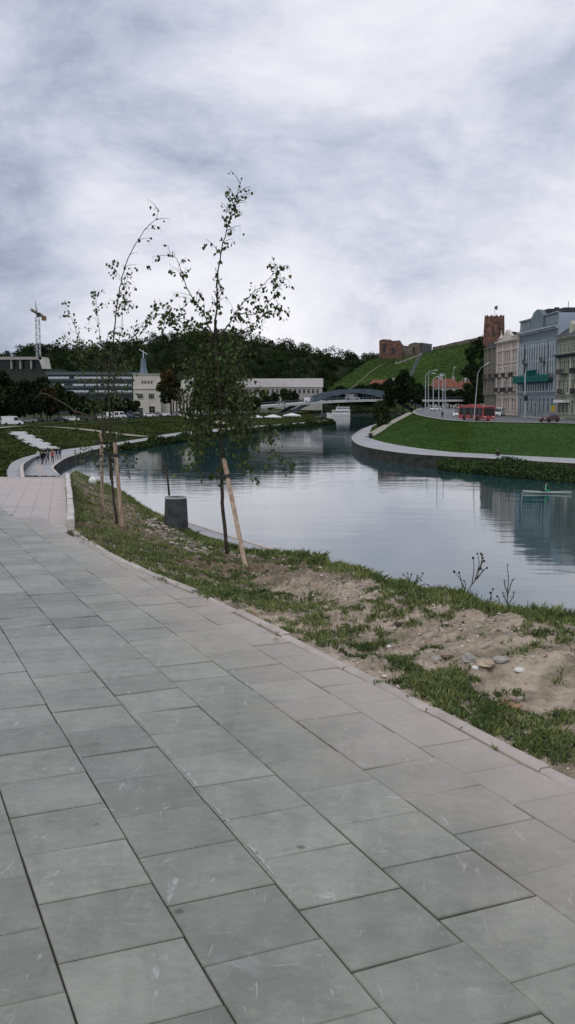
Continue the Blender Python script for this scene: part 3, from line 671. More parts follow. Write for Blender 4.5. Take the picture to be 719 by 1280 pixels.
# bank-side growth
def growth(name, line, w0, w1, h, n, q, m, label, cat, w1b=None):
    L_ = resample(line, 300); out = []
    for _ in range(n):
        t = random.random() * 298; k = int(t); p = L_[k].lerp(L_[k + 1], t - k); d = (L_[k + 1] - L_[k]); nn = Vector((d.y, -d.x, 0)).normalized()
        W1 = w1 + ((w1b if w1b is not None else w1) - w1) * t / 298; e = random.random(); o_ = w0 + (W1 - w0) * e
        hh = h * (.35 + .65 * math.sin(math.pi * min(max(e, .08), .92))) * (.75 + .7 * fbm(p.x, p.y, 1, .12, 3))
        c = p + nn * o_; out.append((c.x, c.y, WZ + .05 + random.random() ** .7 * max(hh, .3)))
    v, f = foliage_quads(np.array(out), q); return stuff(np_mesh(name, v, f, m), label, cat)
growth('bank_reeds', qr3[10:], .0, 2.5, 1.7, 26000, .26, M['reeds'], 'thick green waterside growth below the right towpath', 'reeds', 11)
growth('quay_growth', QL[23:33], 0, 3.0, 1.9, 20000, .5, M['crown_mid'], 'green bushes and reeds at the water along the far left quay', 'reeds')
growth('bush_line', QL[33:40], -8, 0, 3.5, 5000, 1.0, M['crown_dark'], 'dark bushes along the bend of the far bank', 'bushes')

# ------------------------------------------------------------------ bank grass, weeds and stones near the camera
def place_soil(i, s):
    k = int(i); u = i - k; k = min(k, NS - 2); return soil_point(k, s).lerp(soil_point(k + 1, s), u)
def grass_mask(p, i, s):
    g = .9 * fbm(p.x, p.y, 11, 1.3, 4) + 1.0 * fbm(p.x, p.y, 4, 6.0, 3)
    t = i / NS
    if i < 170:
        b = -.30
        b += .95 * math.exp(-((s - 1.0) / .17) ** 2)
        b += .55 * math.exp(-((s - .22) / .13) ** 2)
        if s < .05: b -= .35
        if i < 60: b += .06
    else:
        b = .08 + .5 * math.exp(-((s - 1.0) / .2) ** 2) + .3 * math.exp(-((s - .15) / .1) ** 2) - .35 * math.exp(-((s - .5) / .2) ** 2) * (1 if i > 215 else .6)
        if s > 1.1: b = .6
    return g + b
V = []; Fc = []
dens_tot = 0; tries = 0
blades = []
while len(blades) < 105000 and tries < 420000:
    tries += 1
    i = random.random() ** .9 * (NS - 2); s = random.uniform(.0, 1.25) if i < 215 else random.uniform(0, 1.7)
    a = K_[int(i)]; c = C_[int(i)]
    p0 = a.lerp(c, min(s, 1))
    gm = grass_mask(p0, i, s)
    if gm < .0 or random.random() > min(1, gm * 3.2 + .08): continue
    blades.append((i, s, gm))
ia = np.array([b[0] for b in blades]); sa = np.array([b[1] for b in blades]); ga = np.array([b[2] for b in blades])
# heights read off the modelled ground on a fine grid
SG = np.linspace(0, 1.75, 141); IG = np.arange(0, NS, 2)
grid = np.array([[tuple(soil_point(int(i), s)) for s in SG] for i in IG])
def gsample(i, s):
    u = np.clip(i / 2, 0, len(IG) - 1.001); v = np.clip(s / 1.75 * 140, 0, 139.99); iu = u.astype(int); iv = v.astype(int); fu = (u - iu)[:, None]; fv = (v - iv)[:, None]
    return (grid[iu, iv] * (1 - fu) + grid[np.minimum(iu + 1, len(IG) - 1), iv] * fu) * (1 - fv) + (grid[iu, iv + 1] * (1 - fu) + grid[np.minimum(iu + 1, len(IG) - 1), iv + 1] * fu) * fv
bp_ = gsample(ia, sa); n = len(bp_)
crest_k = np.exp(-((sa - 1.0) / .15) ** 2)
hgt = rng.uniform(.010, .036, n) * (1 + .8 * crest_k) * (1 + np.clip(ga, 0, 1) * .9)
dist = bp_[:, 1]; wd = .0028 + .00028 * dist
hgt = hgt * np.where(dist > 12, 1.25, 1)
an = rng.uniform(0, 2 * math.pi, n); ln = rng.normal(0, .45, (n, 2))
ax_ = np.stack([np.cos(an), np.sin(an), np.zeros(n)], 1) * wd[:, None]
tip = bp_ + np.stack([ln[:, 0] * hgt, ln[:, 1] * hgt, hgt], 1)
midp = bp_ + np.stack([ln[:, 0] * hgt * .3, ln[:, 1] * hgt * .3, hgt * .6], 1)
vv = np.stack([bp_ - ax_, bp_ + ax_, midp + ax_ * .8, tip, midp - ax_ * .8], 1).reshape(-1, 3)
ff = np.arange(n)[:, None] * 5 + np.array([0, 1, 2, 3, 4])
M['grass'] = mat('grass_blades', (.20, .24, .08), .7, (.075, .12, .028), 2.6, 6, island=.6, transl=.25, ramp=(.4, .62))
stuff(np_mesh('grass', vv, ff, M['grass']), 'patchy green grass on the sandy strip beside the promenade', 'grass')
# flat broad leaves of low weeds
sel = rng.choice(n, 20000, replace=False); c = bp_[sel] + np.array([0, 0, .012]) + rng.normal(0, .012, (len(sel), 3)) * np.array([1, 1, .6])
m_ = len(sel); an = rng.uniform(0, 6.28, m_); l_ = (rng.uniform(.012, .034, m_) * (1 + .03 * c[:, 1]))[:, None]
dirv = np.stack([np.cos(an), np.sin(an), rng.uniform(-.1, .7, m_)], 1); sd_ = np.stack([-np.sin(an), np.cos(an), rng.uniform(-.3, .3, m_)], 1)
vv = np.stack([c, c + dirv * l_ * .5 + sd_ * l_ * .35, c + dirv * l_, c + dirv * l_ * .5 - sd_ * l_ * .35], 1).reshape(-1, 3)
M['weed'] = mat('weed_leaves', (.07, .125, .035), .6, (.04, .07, .02), 2, 3, island=.5, transl=.2)
stuff(np_mesh('low_weeds', vv, np.arange(m_ * 4).reshape(-1, 4), M['weed']), 'low broad leaved weeds scattered through the grass', 'weeds')

def rock_mesh(mb, c, r_, seed, flat=.6):
    g = []
    for j in range(6):
        th = math.pi * j / 5; row = []
        for k in range(8):
            w = 2 * math.pi * k / 8; d = Vector((math.sin(th) * math.cos(w), math.sin(th) * math.sin(w), math.cos(th)))
            q = d * (1 + .45 * mnoise.noise(d * 1.4 + Vector((seed, 0, 0)))); q = Vector((round(q.x * 2.6) / 2.6 * .5 + q.x * .5, round(q.y * 2.2) / 2.2 * .5 + q.y * .5, q.z * flat)); row.append(Vector(c) + q * r_)
        g.append(row)
    mb.rows(g, True)
mb = MB()
for _ in range(6500):
    i = random.random() * (NS - 2); s = random.uniform(.02, 1.0)
    p = gsample(np.array([i]), np.array([s]))[0]; cl = fbm(p[0], p[1], 21, 1.1, 3)
    if cl < random.uniform(-.35, .25): continue
    r_ = min(.004 + .006 * random.random() + (.014 * random.random() ** 4), .02) * (1 + .04 * p[1])
    c = Vector(p) + Vector((0, 0, r_ * .2)); b = len(mb.v)
    q = [c + Vector((random.uniform(.7, 1.2) * r_ * math.cos(w), random.uniform(.7, 1.2) * r_ * math.sin(w), 0)) for w in (0, 1.3, 2.6, 3.9, 5.1)]
    top = c + Vector((random.uniform(-.3, .3) * r_, random.uniform(-.3, .3) * r_, r_ * random.uniform(.5, .9)))
    mb.add(q + [top], [(0, 1, 5), (1, 2, 5), (2, 3, 5), (3, 4, 5), (4, 0, 5)])
M['pebble'] = mat('pebbles', (.42, .38, .33), .9, (.17, .145, .12), 20, 3, island=.5)
stuff(mb.build('pebbles', M['pebble']), 'small stones and crumbs of soil on the sandy strip', 'gravel')
mb = MB()
for _ in range(420):       # builders' rubble heaped by the second tree
    i = random.gauss(208, 16); s = random.gauss(.72, .10)
    if not (150 < i < 260 and .4 < s < 1): continue
    p = gsample(np.array([i]), np.array([s]))[0]; rock_mesh(mb, (p[0], p[1], p[2] + .015), random.uniform(.02, .06), random.random() * 50)
stuff(mb.build('rubble', mat('rubble_stone', (.40, .36, .31), .9, (.10, .09, .08), 4, 4, island=.5)), 'pale broken rubble scattered below the young trees', 'rubble')
mb = MB()
for _ in range(260):
    i = random.random() * (NS - 2); s = random.uniform(.03, 1.0); p = gsample(np.array([i]), np.array([s]))[0]; c = Vector(p) + Vector((0, 0, .012)); a = random.uniform(0, 6.28); l = random.uniform(.01, .028)
    d = Vector((math.cos(a), math.sin(a), random.uniform(-.2, .4))) * l; e = Vector((-math.sin(a), math.cos(a), random.uniform(-.3, .5))) * l * .6
    mb.add([c - d, c - e * .9, c + d, c + e * .9 + Vector((0, 0, l * .3))], [(0, 1, 2), (0, 2, 3)])
stuff(mb.build('fallen_leaves', mat('dead_leaf', (.30, .16, .08), .8, (.16, .08, .04), 30, 2, island=.5)), 'small dry brown leaves lying on soil and grass', 'leaves')

# bigger stones one can point to
def soil_hit(px, py):
    best = None; bd = 1e9; cx = ray(px, py); cx = Vector((cx.x / cx.y, cx.z / cx.y))
    g = grid.reshape(-1, 3); y = np.maximum(g[:, 1], .5); d = (g[:, 0] / y - cx.x) ** 2 + ((g[:, 2] - CAMZ) / y - cx.y) ** 2; k = int(d.argmin()); return Vector(g[k])
M['st_grey'] = mat('stone_grey', (.40, .39, .36), .9, (.24, .23, .21), 12, 5, .3, 60)
M['st_tan'] = mat('stone_tan', (.44, .36, .27), .9, (.30, .24, .18), 12, 5, .3, 60)
M['st_pink'] = mat('stone_pink', (.34, .26, .225), .9, (.24, .185, .16), 12, 5, .3, 60)
M['st_dark'] = mat('stone_dark', (.07, .06, .05), .9)
M['st_white'] = mat('stone_white', (.68, .67, .64), .8)
for px, py, r_, mm, fl, lab in [(608, 832, .055, 'st_tan', .42, 'flat tan stone in the middle of the sandy strip'), (584, 824, .045, 'st_grey', .75, 'pointed grey stone just left of the flat tan stone'),
        (556, 820, .05, 'st_pink', .6, 'squarish pinkish stone at the left end of the stone cluster'), (547, 826, .035, 'st_grey', .7, 'grey stone below the squarish pinkish one'),
        (625, 829, .055, 'st_grey', .5, 'dull grey clod right of the flat tan stone'), (596, 835, .024, 'st_white', .6, 'small white stone in front of the pointed grey stone'),
        (647, 841, .04, 'st_white', .35, 'pale flat shard at the right end of the stone cluster'), (662, 829, .035, 'st_tan', .5, 'small tan stone right of the cluster, higher up the bank'),
        (494, 782, .035, 'st_dark', .6, 'nearly black clod alone on the pale sand'), (487, 810, .02, 'st_white', .5, 'tiny white stone left on the sand below the black clod'),
        (652, 874, .035, 'st_grey', .4, 'light grey stone in the grass near the right edge'), (640, 876, .03, 'st_pink', .4, 'reddish stone touching the light grey one in the grass'),
        (700, 886, .04, 'st_pink', .3, 'flat reddish stone at the right edge of the photo'), (668, 914, .015, 'st_white', .9, 'round white pebble in the dark patch at lower right')]:
    p = soil_hit(px, py); mb = MB(); rock_mesh(mb, (0, 0, r_ * .25), r_, random.random() * 90, fl); o = mb.build('stone', M[mm]); o.location = p; o.rotation_euler = (0, 0, random.random() * 6); tag(o, lab, 'stone', 'larger stones on the sandy strip')
p = soil_hit(631, 886); mb = MB()
pts = [(-.09, 0, .012), (-.05, -.03, .02), (0, -.04, .014), (.06, -.02, .02), (.09, 0, .03), (.05, .035, .03), (0, .04, .035), (-.05, .03, .03)]
mb.add([(0, 0, .016)] + pts, [(0, i + 1, (i + 1) % 8 + 1) for i in range(8)])
mb.add([(0, 0, .010)] + [(a, b, c - .006) for a, b, c in pts], [(0, (i + 1) % 8 + 1, i + 1) for i in range(8)])
o = mb.build('dead_leaf', mat('big_dead_leaf', (.34, .20, .12), .8)); o.location = p; tag(o, 'large curled brown leaf lying in the grass near the kerb', 'leaf')
p = soil_hit(606, 810); o = MB().tube([(-.045, .0, .01), (0, 0, .03), (.045, .02, .05)], .007, 6).build('stick', mat('pale_stick', (.42, .40, .36))); o.location = p; tag(o, 'short pale stick lying above the stone cluster', 'stick')

# leaf and stain on the paving
p = Gp(172, 672) if False else Gp(204, 785)
o = MB().add([(-.03, 0, 0), (0, -.016, .012), (.03, 0, .003), (0, .018, .015), (0, 0, .008)], [(0, 1, 4), (1, 2, 4), (2, 3, 4), (3, 0, 4)]).build('dead_leaf', mat('paving_leaf', (.22, .13, .07))); o.location = Gp(345, 802) + Vector((0, 0, .01)); tag(o, 'curled dark brown leaf on the slabs against the kerb', 'leaf')
o = MB().add([(-.03, 0, 0), (0, -.016, .012), (.03, 0, .003), (0, .018, .015), (0, 0, .008)], [(0, 1, 4), (1, 2, 4), (2, 3, 4), (3, 0, 4)]).build('dead_leaf', mat('orange_leaf', (.30, .15, .07))); o.location = Gp(102, 679) + Vector((0, 0, .01)); tag(o, 'small orange brown leaf on the paving by the far kerb bend', 'leaf')
# lime stains bled out along one joint
mb = MB()
def stain(a, b, l, w, h=.0035):
    n = 48; L_ = [PP(a + l * k / n, b, h) for k in range(n + 1)]; R_ = [PP(a + l * k / n, b + max(.001, .62 * w * math.sin(math.pi * (k + .3) / (n + .6)) ** .5 * (.55 + .9 * fbm(a * 9 + k * .22, 0, 0, 1, 4))), h) for k in range(n + 1)]
    mb.rows([[p, q] for p, q in zip(L_, R_)])
for a, l, w in [(3.0, .32, .035), (3.42, .30, .028), (3.85, .33, .045), (4.25, .25, .02), (4.7, .3, .035), (5.1, .3, .02), (5.7, .4, .03), (6.6, .5, .03), (8, .6, .03)]:
    stain(a, 1.243, l, w)
for a, l, w in [(5.0, .3, .02), (6.2, .4, .02), (4.4, .2, .014)]: stain(a, .835, l, w)
struct(mb.build('lime_stains', mat('lime_stain', (.36, .36, .355), .8, (.27, .275, .27), 14, 5), up=True))

# ------------------------------------------------------------------ young trees with stakes
leafV = None
def young_tree(name, base, y, trunks, branches, leafdens, label, mats, seed):
    random.seed(seed); rs = np.random.default_rng(seed)
    t = thing(name, label, 'tree', base)
    P = lambda px, py, dy=0: D(px, py, y + dy) - base
    tr = MB()
    for pts, r0, r1 in trunks:
        q = [P(*p) for p in pts]; q = resample(q, len(q) * 5); k = len(q); tr.tube([p + Vector((random.gauss(0, .004), random.gauss(0, .004), 0)) for p in q], [r0 + (r1 - r0) * (i / (k - 1)) for i in range(k)], 8)
    tr.build('trunk', M['bark'], t, smooth=True)
    cents = {0: [], 1: []}; 
    def leaves_along(q, dens, spread, li):
        for i in range(len(q) - 1):
            seg = (q[i + 1] - q[i]).length; nn = dens * seg; nn = int(nn) + (random.random() < nn - int(nn))
            for _ in range(nn):
                c = q[i].lerp(q[i + 1], random.random()) + Vector((random.gauss(0, spread), random.gauss(0, spread), random.gauss(-.01, spread)))
                for __ in range(random.choice((1, 1, 2, 3))): cents[li].append(tuple(c + Vector((random.gauss(0, .022), random.gauss(0, .022), random.gauss(0, .02)))))
    for pts, r0, dens, spread, tw, li in branches:
        dy = random.uniform(-.35, .35)
        q = [P(p[0], p[1], dy * (i / max(1, len(pts) - 1))) for i, p in enumerate(pts)]; q = resample(q, max(6, len(q) * 5)); k = len(q)
        b = MB(); b.tube([p + Vector((random.gauss(0, .006), random.gauss(0, .006), random.gauss(0, .006))) for p in q], [r0 * (1 - .8 * i / (k - 1)) for i in range(k)], 6)
        leaves_along(q[int(k * .12):], dens, spread, li)
        for _ in range(tw):      # side twigs
            i = random.randrange(int(k * .15), k - 1); d = (q[i + 1] - q[i]).normalized(); s_ = Vector((random.gauss(0, 1), random.gauss(0, .8), random.gauss(.1, .6))); s_ = (s_ - d * s_.dot(d)).normalized()
            l = random.uniform(.10, .30); e = q[i] + (d * .55 + s_ * .8) * l; m_ = q[i] + (d * .3 + s_ * .35) * l; e2_ = e + Vector((0, 0, -.04 - .2 * l))
            b.tube([q[i], m_, e, e2_], [r0 * .35, r0 * .28, r0 * .2, .001], 5); leaves_along([q[i], m_, e, e2_], dens * 1.0, spread * .6, li)
        b.build('branch', M['bark'], t, smooth=True)
    for li, mm in enumerate(mats):
        c = np.array(cents[li]) if cents[li] else None
        if c is None: continue
        n = len(c); s = rs.uniform(.040, .068, n)[:, None]
        down_ = np.stack([rs.normal(0, .5, n), rs.normal(0, .5, n), -np.ones(n) * rs.uniform(.2, 1.2, n)], 1); down_ /= np.linalg.norm(down_, axis=1)[:, None]
        sd2 = rs.normal(size=(n, 3)); sd2 -= (sd2 * down_).sum(1)[:, None] * down_; sd2 /= np.linalg.norm(sd2, axis=1)[:, None]
        nn = np.cross(down_, sd2)
        v = np.stack([c, c + down_ * s * .35 + sd2 * s * .42, c + down_ * s * .75 + sd2 * s * .22, c + down_ * s * 1.1 + nn * s * .15, c + down_ * s * .75 - sd2 * s * .22, c + down_ * s * .35 - sd2 * s * .42], 1).reshape(-1, 3)
        np_mesh('foliage', v, np.arange(n * 6).reshape(-1, 6), M[mm], t)
    return t
b2 = soil_hit(283, 686); y2 = 13.4; b2 = D(284, 690, y2)
T2br = [
    # leader and crown limbs: points, radius, leaf density, spread, twigs, leaf kind
    ([(268, 420), (271, 380), (272, 345), (280, 300), (291, 262), (302, 226)], .014, 9, .035, 26, 0),
    ([(266, 425), (256, 395), (241, 372), (228, 345), (222, 325), (211, 318)], .010, 10, .035, 16, 0),
    ([(272, 422), (288, 402), (302, 380), (322, 362), (340, 345), (345, 330)], .010, 10, .035, 18, 0),
    ([(300, 392), (322, 392), (336, 378), (346, 364), (353, 354)], .007, 12, .035, 12, 0),
    ([(274, 424), (300, 415), (322, 402), (334, 388), (350, 380)], .007, 12, .04, 12, 0),
    ([(276, 426), (305, 416), (326, 408), (332, 400)], .006, 5, .03, 4, 0),
    ([(264, 426), (244, 412), (225, 402), (208, 392), (190, 396), (178, 404)], .008, 12, .04, 16, 0),
    ([(266, 424), (250, 408), (236, 400), (222, 396), (206, 384)], .007, 11, .04, 10, 0),
    ([(270, 440), (258, 424), (246, 418), (230, 415)], .007, 14, .05, 8, 0),
    ([(276, 436), (292, 424), (302, 412), (300, 400)], .007, 16, .05, 10, 0)]
random.seed(21)
for _ in range(34):        # thick hanging middle of the crown
    y0 = random.uniform(425, 560); x0 = 270 + (y0 - 430) * .06; sg = random.choice((-1, 1)); L_ = random.uniform(18, 42)
    T2br.append(([(x0, y0), (x0 + sg * L_ * .45, y0 - random.uniform(5, 22)), (x0 + sg * L_ * .8, y0 + random.uniform(-12, 16)), (x0 + sg * L_ * .95, y0 + random.uniform(15, 50))], .006, 12, .055, 8, random.choice((0, 0, 0, 0, 1))))
T2br += [([(275, 470), (292, 478), (308, 492), (322, 515), (332, 538), (345, 556)], .008, 14, .05, 14, 1),
         ([(276, 490), (300, 505), (318, 530), (332, 555), (348, 572), (363, 592)], .007, 13, .04, 12, 1),
         ([(277, 500), (296, 520), (308, 540), (312, 565), (311, 585)], .006, 14, .04, 10, 1),
         ([(277, 515), (262, 522), (248, 540), (244, 556)], .005, 12, .04, 6, 1),
         ([(278, 540), (262, 548), (245, 560), (226, 558)], .005, 8, .03, 4, 1),
         ([(278, 520), (286, 545), (284, 575), (280, 600)], .005, 14, .04, 6, 1)]
young_tree('young_tree', b2, y2, [([(284, 692), (279, 640), (277, 590), (276, 540), (274, 480), (270, 430), (270, 400)], .028, .014)], T2br, 1,
           'young tree with the fuller drooping crown, beside the single leaning stake', ('leaf', 'leaf_lit'), 5)
y1 = 17.2; b1 = D(146, 652, y1)
T1br = [([(137, 455), (143, 415), (148, 372), (156, 335), (168, 308), (184, 284), (195, 274), (198, 260)], .013, 3.5, .02, 14, 0),
        ([(140, 450), (152, 415), (153, 385), (158, 365), (155, 350)], .007, 9, .04, 9, 0),
        ([(143, 390), (156, 380), (162, 366)], .005, 12, .04, 5, 0), ([(147, 378), (138, 374)], .004, 14, .03, 2, 0), ([(150, 345), (142, 335), (137, 327)], .004, 14, .03, 3, 0), ([(152, 362), (162, 345), (165, 336)], .004, 12, .03, 3, 0),
        ([(134, 460), (126, 425), (122, 395), (119, 370), (116, 358)], .007, 10, .035, 10, 0),
        ([(133, 462), (112, 440), (98, 420), (90, 400), (79, 378)], .007, 9, .04, 10, 0),
        ([(130, 470), (108, 448), (92, 432), (84, 420)], .006, 9, .04, 8, 0),
        ([(139, 462), (158, 432), (174, 412), (186, 396), (202, 380)], .007, 9, .04, 9, 0),
        ([(140, 480), (165, 450), (178, 430), (192, 410)], .007, 8, .04, 8, 0),
        ([(131, 455), (118, 432), (104, 428), (84, 424)], .005, 12, .04, 6, 0)]
random.seed(33)
for _ in range(26):
    y0 = random.uniform(430, 590); x0 = random.choice((131, 137, 121)) ; sg = random.choice((-1, 1)); L_ = random.uniform(10, 30)
    T1br.append(([(x0, y0), (x0 + sg * L_ * .5, y0 - random.uniform(5, 25)), (x0 + sg * L_, y0 + random.uniform(-20, 20))], .005, 8, .05, 6, random.choice((0, 1))))
T1br += [([(132, 556), (127, 535), (122, 525), (99, 516), (74, 501), (53, 492), (40, 502)], .03, 0, .0, 0, 0)]
young_tree('young_tree', b1, y1, [([(146, 655), (141, 610), (138, 560), (137, 520), (136, 480), (137, 450)], .026, .014), ([(139, 600), (133, 545), (124, 500), (121, 470), (119, 440)], .016, .008), ([(139, 560), (142, 500), (146, 455), (147, 430)], .012, .007)], T1br, 1,
           'young tree with the sparser crown and a bent dark lower branch, beside two stakes', ('leaf', 'leaf_lit'), 9)

def stake(x0, y0, x1, y1, yb, yt, w, strap_t, label):
    a = D(x1, y1, yb); b = D(x0, y0, yt); t = thing('stake', label, 'stake', a)
    d = (b - a); q = d.to_track_quat('Z', 'Y').to_matrix().to_4x4(); L_ = d.length; mb = MB(); r = w / 2
    ns = 16; rows = []
    for k in range(-2, ns + 1):
        rr = r * (1 + random.gauss(0, .02)); rows.append([q @ Vector((rr * math.cos(2 * math.pi * j / 10) * (1 - .1 * (j % 2)), rr * math.sin(2 * math.pi * j / 10), L_ * k / ns)) for j in range(10)])
    mb.rows(rows, True); mb.add(rows[-1], [tuple(range(10))]); mb.build('post', M['wood'], t, smooth=False)
    mb = MB(); c = L_ * strap_t
    for off in (0,):
        mb.rows([[q @ Vector(((r + e) * math.cos(2 * math.pi * j / 14), (r + e) * math.sin(2 * math.pi * j / 14), c + z)) for j in range(14)] for e, z in ((.002, -.03), (.007, -.028), (.008, .028), (.002, .03))], True)
    tr_ = q @ Vector((0, 0, c)); mb.box(tr_.x - .16, tr_.x + .02, tr_.y - .01, tr_.y + .06, tr_.z - .022, tr_.z + .022)
    mb.build('strap', M['strap'], t); return t
stake(280, 574, 308, 713, 12.2, 13.2, .064, .83, 'single pale wooden stake leaning across the foot of the fuller young tree')
stake(143.5, 553, 152.5, 655, 16.9, 17.0, .07, .84, 'right hand and nearer of two pale wooden stakes, leaning left')
stake(126.5, 541, 128, 632, 21.5, 21.2, .078, .87, 'left hand upright one of the two pale wooden stakes')

# leaning stick behind the bin
o = MB().tube([Vector((0, 0, -.3)), D(209, 590, 25) - D(213, 622, 25), D(206, 580, 25) - D(213, 622, 25), D(203, 571, 25) - D(213, 622, 25)], [.03, .025, .02, .015], 8).build('dead_sapling', M['bark'], smooth=True); o.location = D(213, 622, 25)
mb = MB()
tag(o, 'thin bare dead sapling stem sticking up behind the grey bin', 'sapling')

# bin
yb = 20.3; top = D(218.5, 620, yb); bot = D(220.5, 664, yb); H = top.z - bot.z
t = thing('litter_bin', 'dark grey barrel bin with a pale rim on the grassy bank', 'bin', (bot.x, yb, bot.z - .15))
mb = MB(); mb.lathe([(.0, 0), (.255, 0), (.26, .05), (.258, H * .4), (.248, H * .75), (.232, H + .12), (.215, H + .12), (.215, H * .6), (0, H * .6)], 28)
M['binmetal'] = mat('bin_metal', (.060, .068, .072), .7, (.022, .026, .028), 5, 7, .5, 12, metal=.1, ramp=(.4, .6)); mb.build('body', M['binmetal'], t, smooth=False)
mb = MB(); mb.lathe([(.228, H + .105), (.240, H + .105), (.242, H + .14), (.228, H + .14), (.228, H + .105)], 28); mb.build('rim', mat('bin_rim', (.55, .57, .58), .5), t)
mb = MB(); 
for zz in (.04,): mb.lathe([(.25, zz), (.268, zz + .01), (.268, zz + .03), (.25, zz + .04)], 28)
mb.build('hoop', M['binmetal'], t)

# white ball
mb = MB(); mb.lathe([(max(.001, .11 * math.sin(math.pi * k / 10)), .11 - .11 * math.cos(math.pi * k / 10)) for k in range(11)], 16)
o = mb.build('ball', mat('white_ball', (.75, .77, .76), .5), smooth=True); o.location = D(116, 606, 26); tag(o, 'white ball lying on the grass bank near the far kerb', 'ball')

# tall dead weeds on the crest
M['drystem'] = mat('dry_stem', (.060, .042, .026), .9); M['seed'] = mat('seed_head', (.035, .022, .015), .9); M['weedstem'] = mat('weed_stem', (.06, .075, .035), .8)
def weed(base_px, stems, y, label, head=.011, leafy=False):
    b = D(*base_px, y); t = thing('tall_weed', label, 'weed', b); P = lambda p: D(p[0], p[1], y) - b
    mb = MB(); hd = MB(); lf = MB()
    for st in stems:
        q = resample([P(p) + Vector((0, random.gauss(0, .02), 0)) for p in st], len(st) * 3)
        mb.tube(q, [.0045 * (1 - .6 * i / (len(q) - 1)) + .0006 for i in range(len(q))], 6)
        if leafy:
            for k in range(3, len(q)):
                for _ in range(3):
                    c = q[k]; a = random.uniform(0, 6.28); l = random.uniform(.012, .03); d = Vector((math.cos(a), math.sin(a), .5)) * l; e = Vector((-math.sin(a), math.cos(a), 0)) * l * .22
                    lf.add([c, c + d * .5 + e, c + d, c + d * .5 - e], [(0, 1, 2, 3)])
        else:
            c = q[-1]; r_ = head * random.uniform(.8, 1.2); hd.lathe([(.0005, -r_), (r_ * .8, -r_ * .5), (r_, 0), (r_ * .7, r_ * .8), (.0005, r_ * 1.1)], 8, c)
    mb.build('stem', M['weedstem'] if leafy else M['drystem'], t)
    if hd.v: hd.build('seed_head', M['seed'], t)
    if lf.v: lf.build('foliage', M['leaf'], t)
yc = crest3[3].y
weed((578, 755), [[(578, 755), (588, 735), (597, 722), (603, 704), (603, 694)], [(590, 731), (593, 712), (592, 698)], [(597, 722), (606, 712), (609, 710)], [(600, 712), (604, 702), (606, 702)], [(596, 724), (604, 714), (601, 711)], [(594, 726), (599, 705), (598, 693)], [(578, 750), (580, 736), (574, 722), (569, 716)], [(579, 740), (577, 728), (574, 716)], [(580, 742), (582, 730), (580, 726)], [(597, 716), (604, 700), (604, 698)], [(600, 711), (602, 697), (601, 692)]], yc + .1, 'tall branched dry weed with round dark seed heads on the crest')
weed((636, 765), [[(636, 765), (635, 745), (636, 725), (634, 707)], [(635, 745), (631, 730), (631, 725)], [(636, 742), (640, 728), (641, 724)], [(635, 755), (630, 745), (629, 742)], [(636, 755), (641, 745), (642, 740)]], yc - .3, 'upright leafy weed with a pointed tip, right of the dry one', leafy=True)
weed((614, 760), [[(612, 758), (613, 745), (616, 736)], [(613, 748), (614, 742), (613, 741)], [(624, 760), (624, 750), (622, 746)], [(596, 752), (597, 746), (596, 744)]], yc, 'short dry weed stalks between the two tall weeds', .009)
weed((515, 738), [[(510, 738), (512, 726), (504, 718)], [(512, 730), (510, 722), (510, 717)], [(516, 740), (520, 726), (522, 720)], [(518, 734), (526, 722), (529, 717)], [(519, 738), (530, 730), (536, 732)], [(512, 734), (513, 722), (515, 719)], [(521, 728), (523, 722), (527, 726)]], crest3[4].y + .2, 'cluster of short bristly dark weeds on the crest left of the tall dry one', .009)

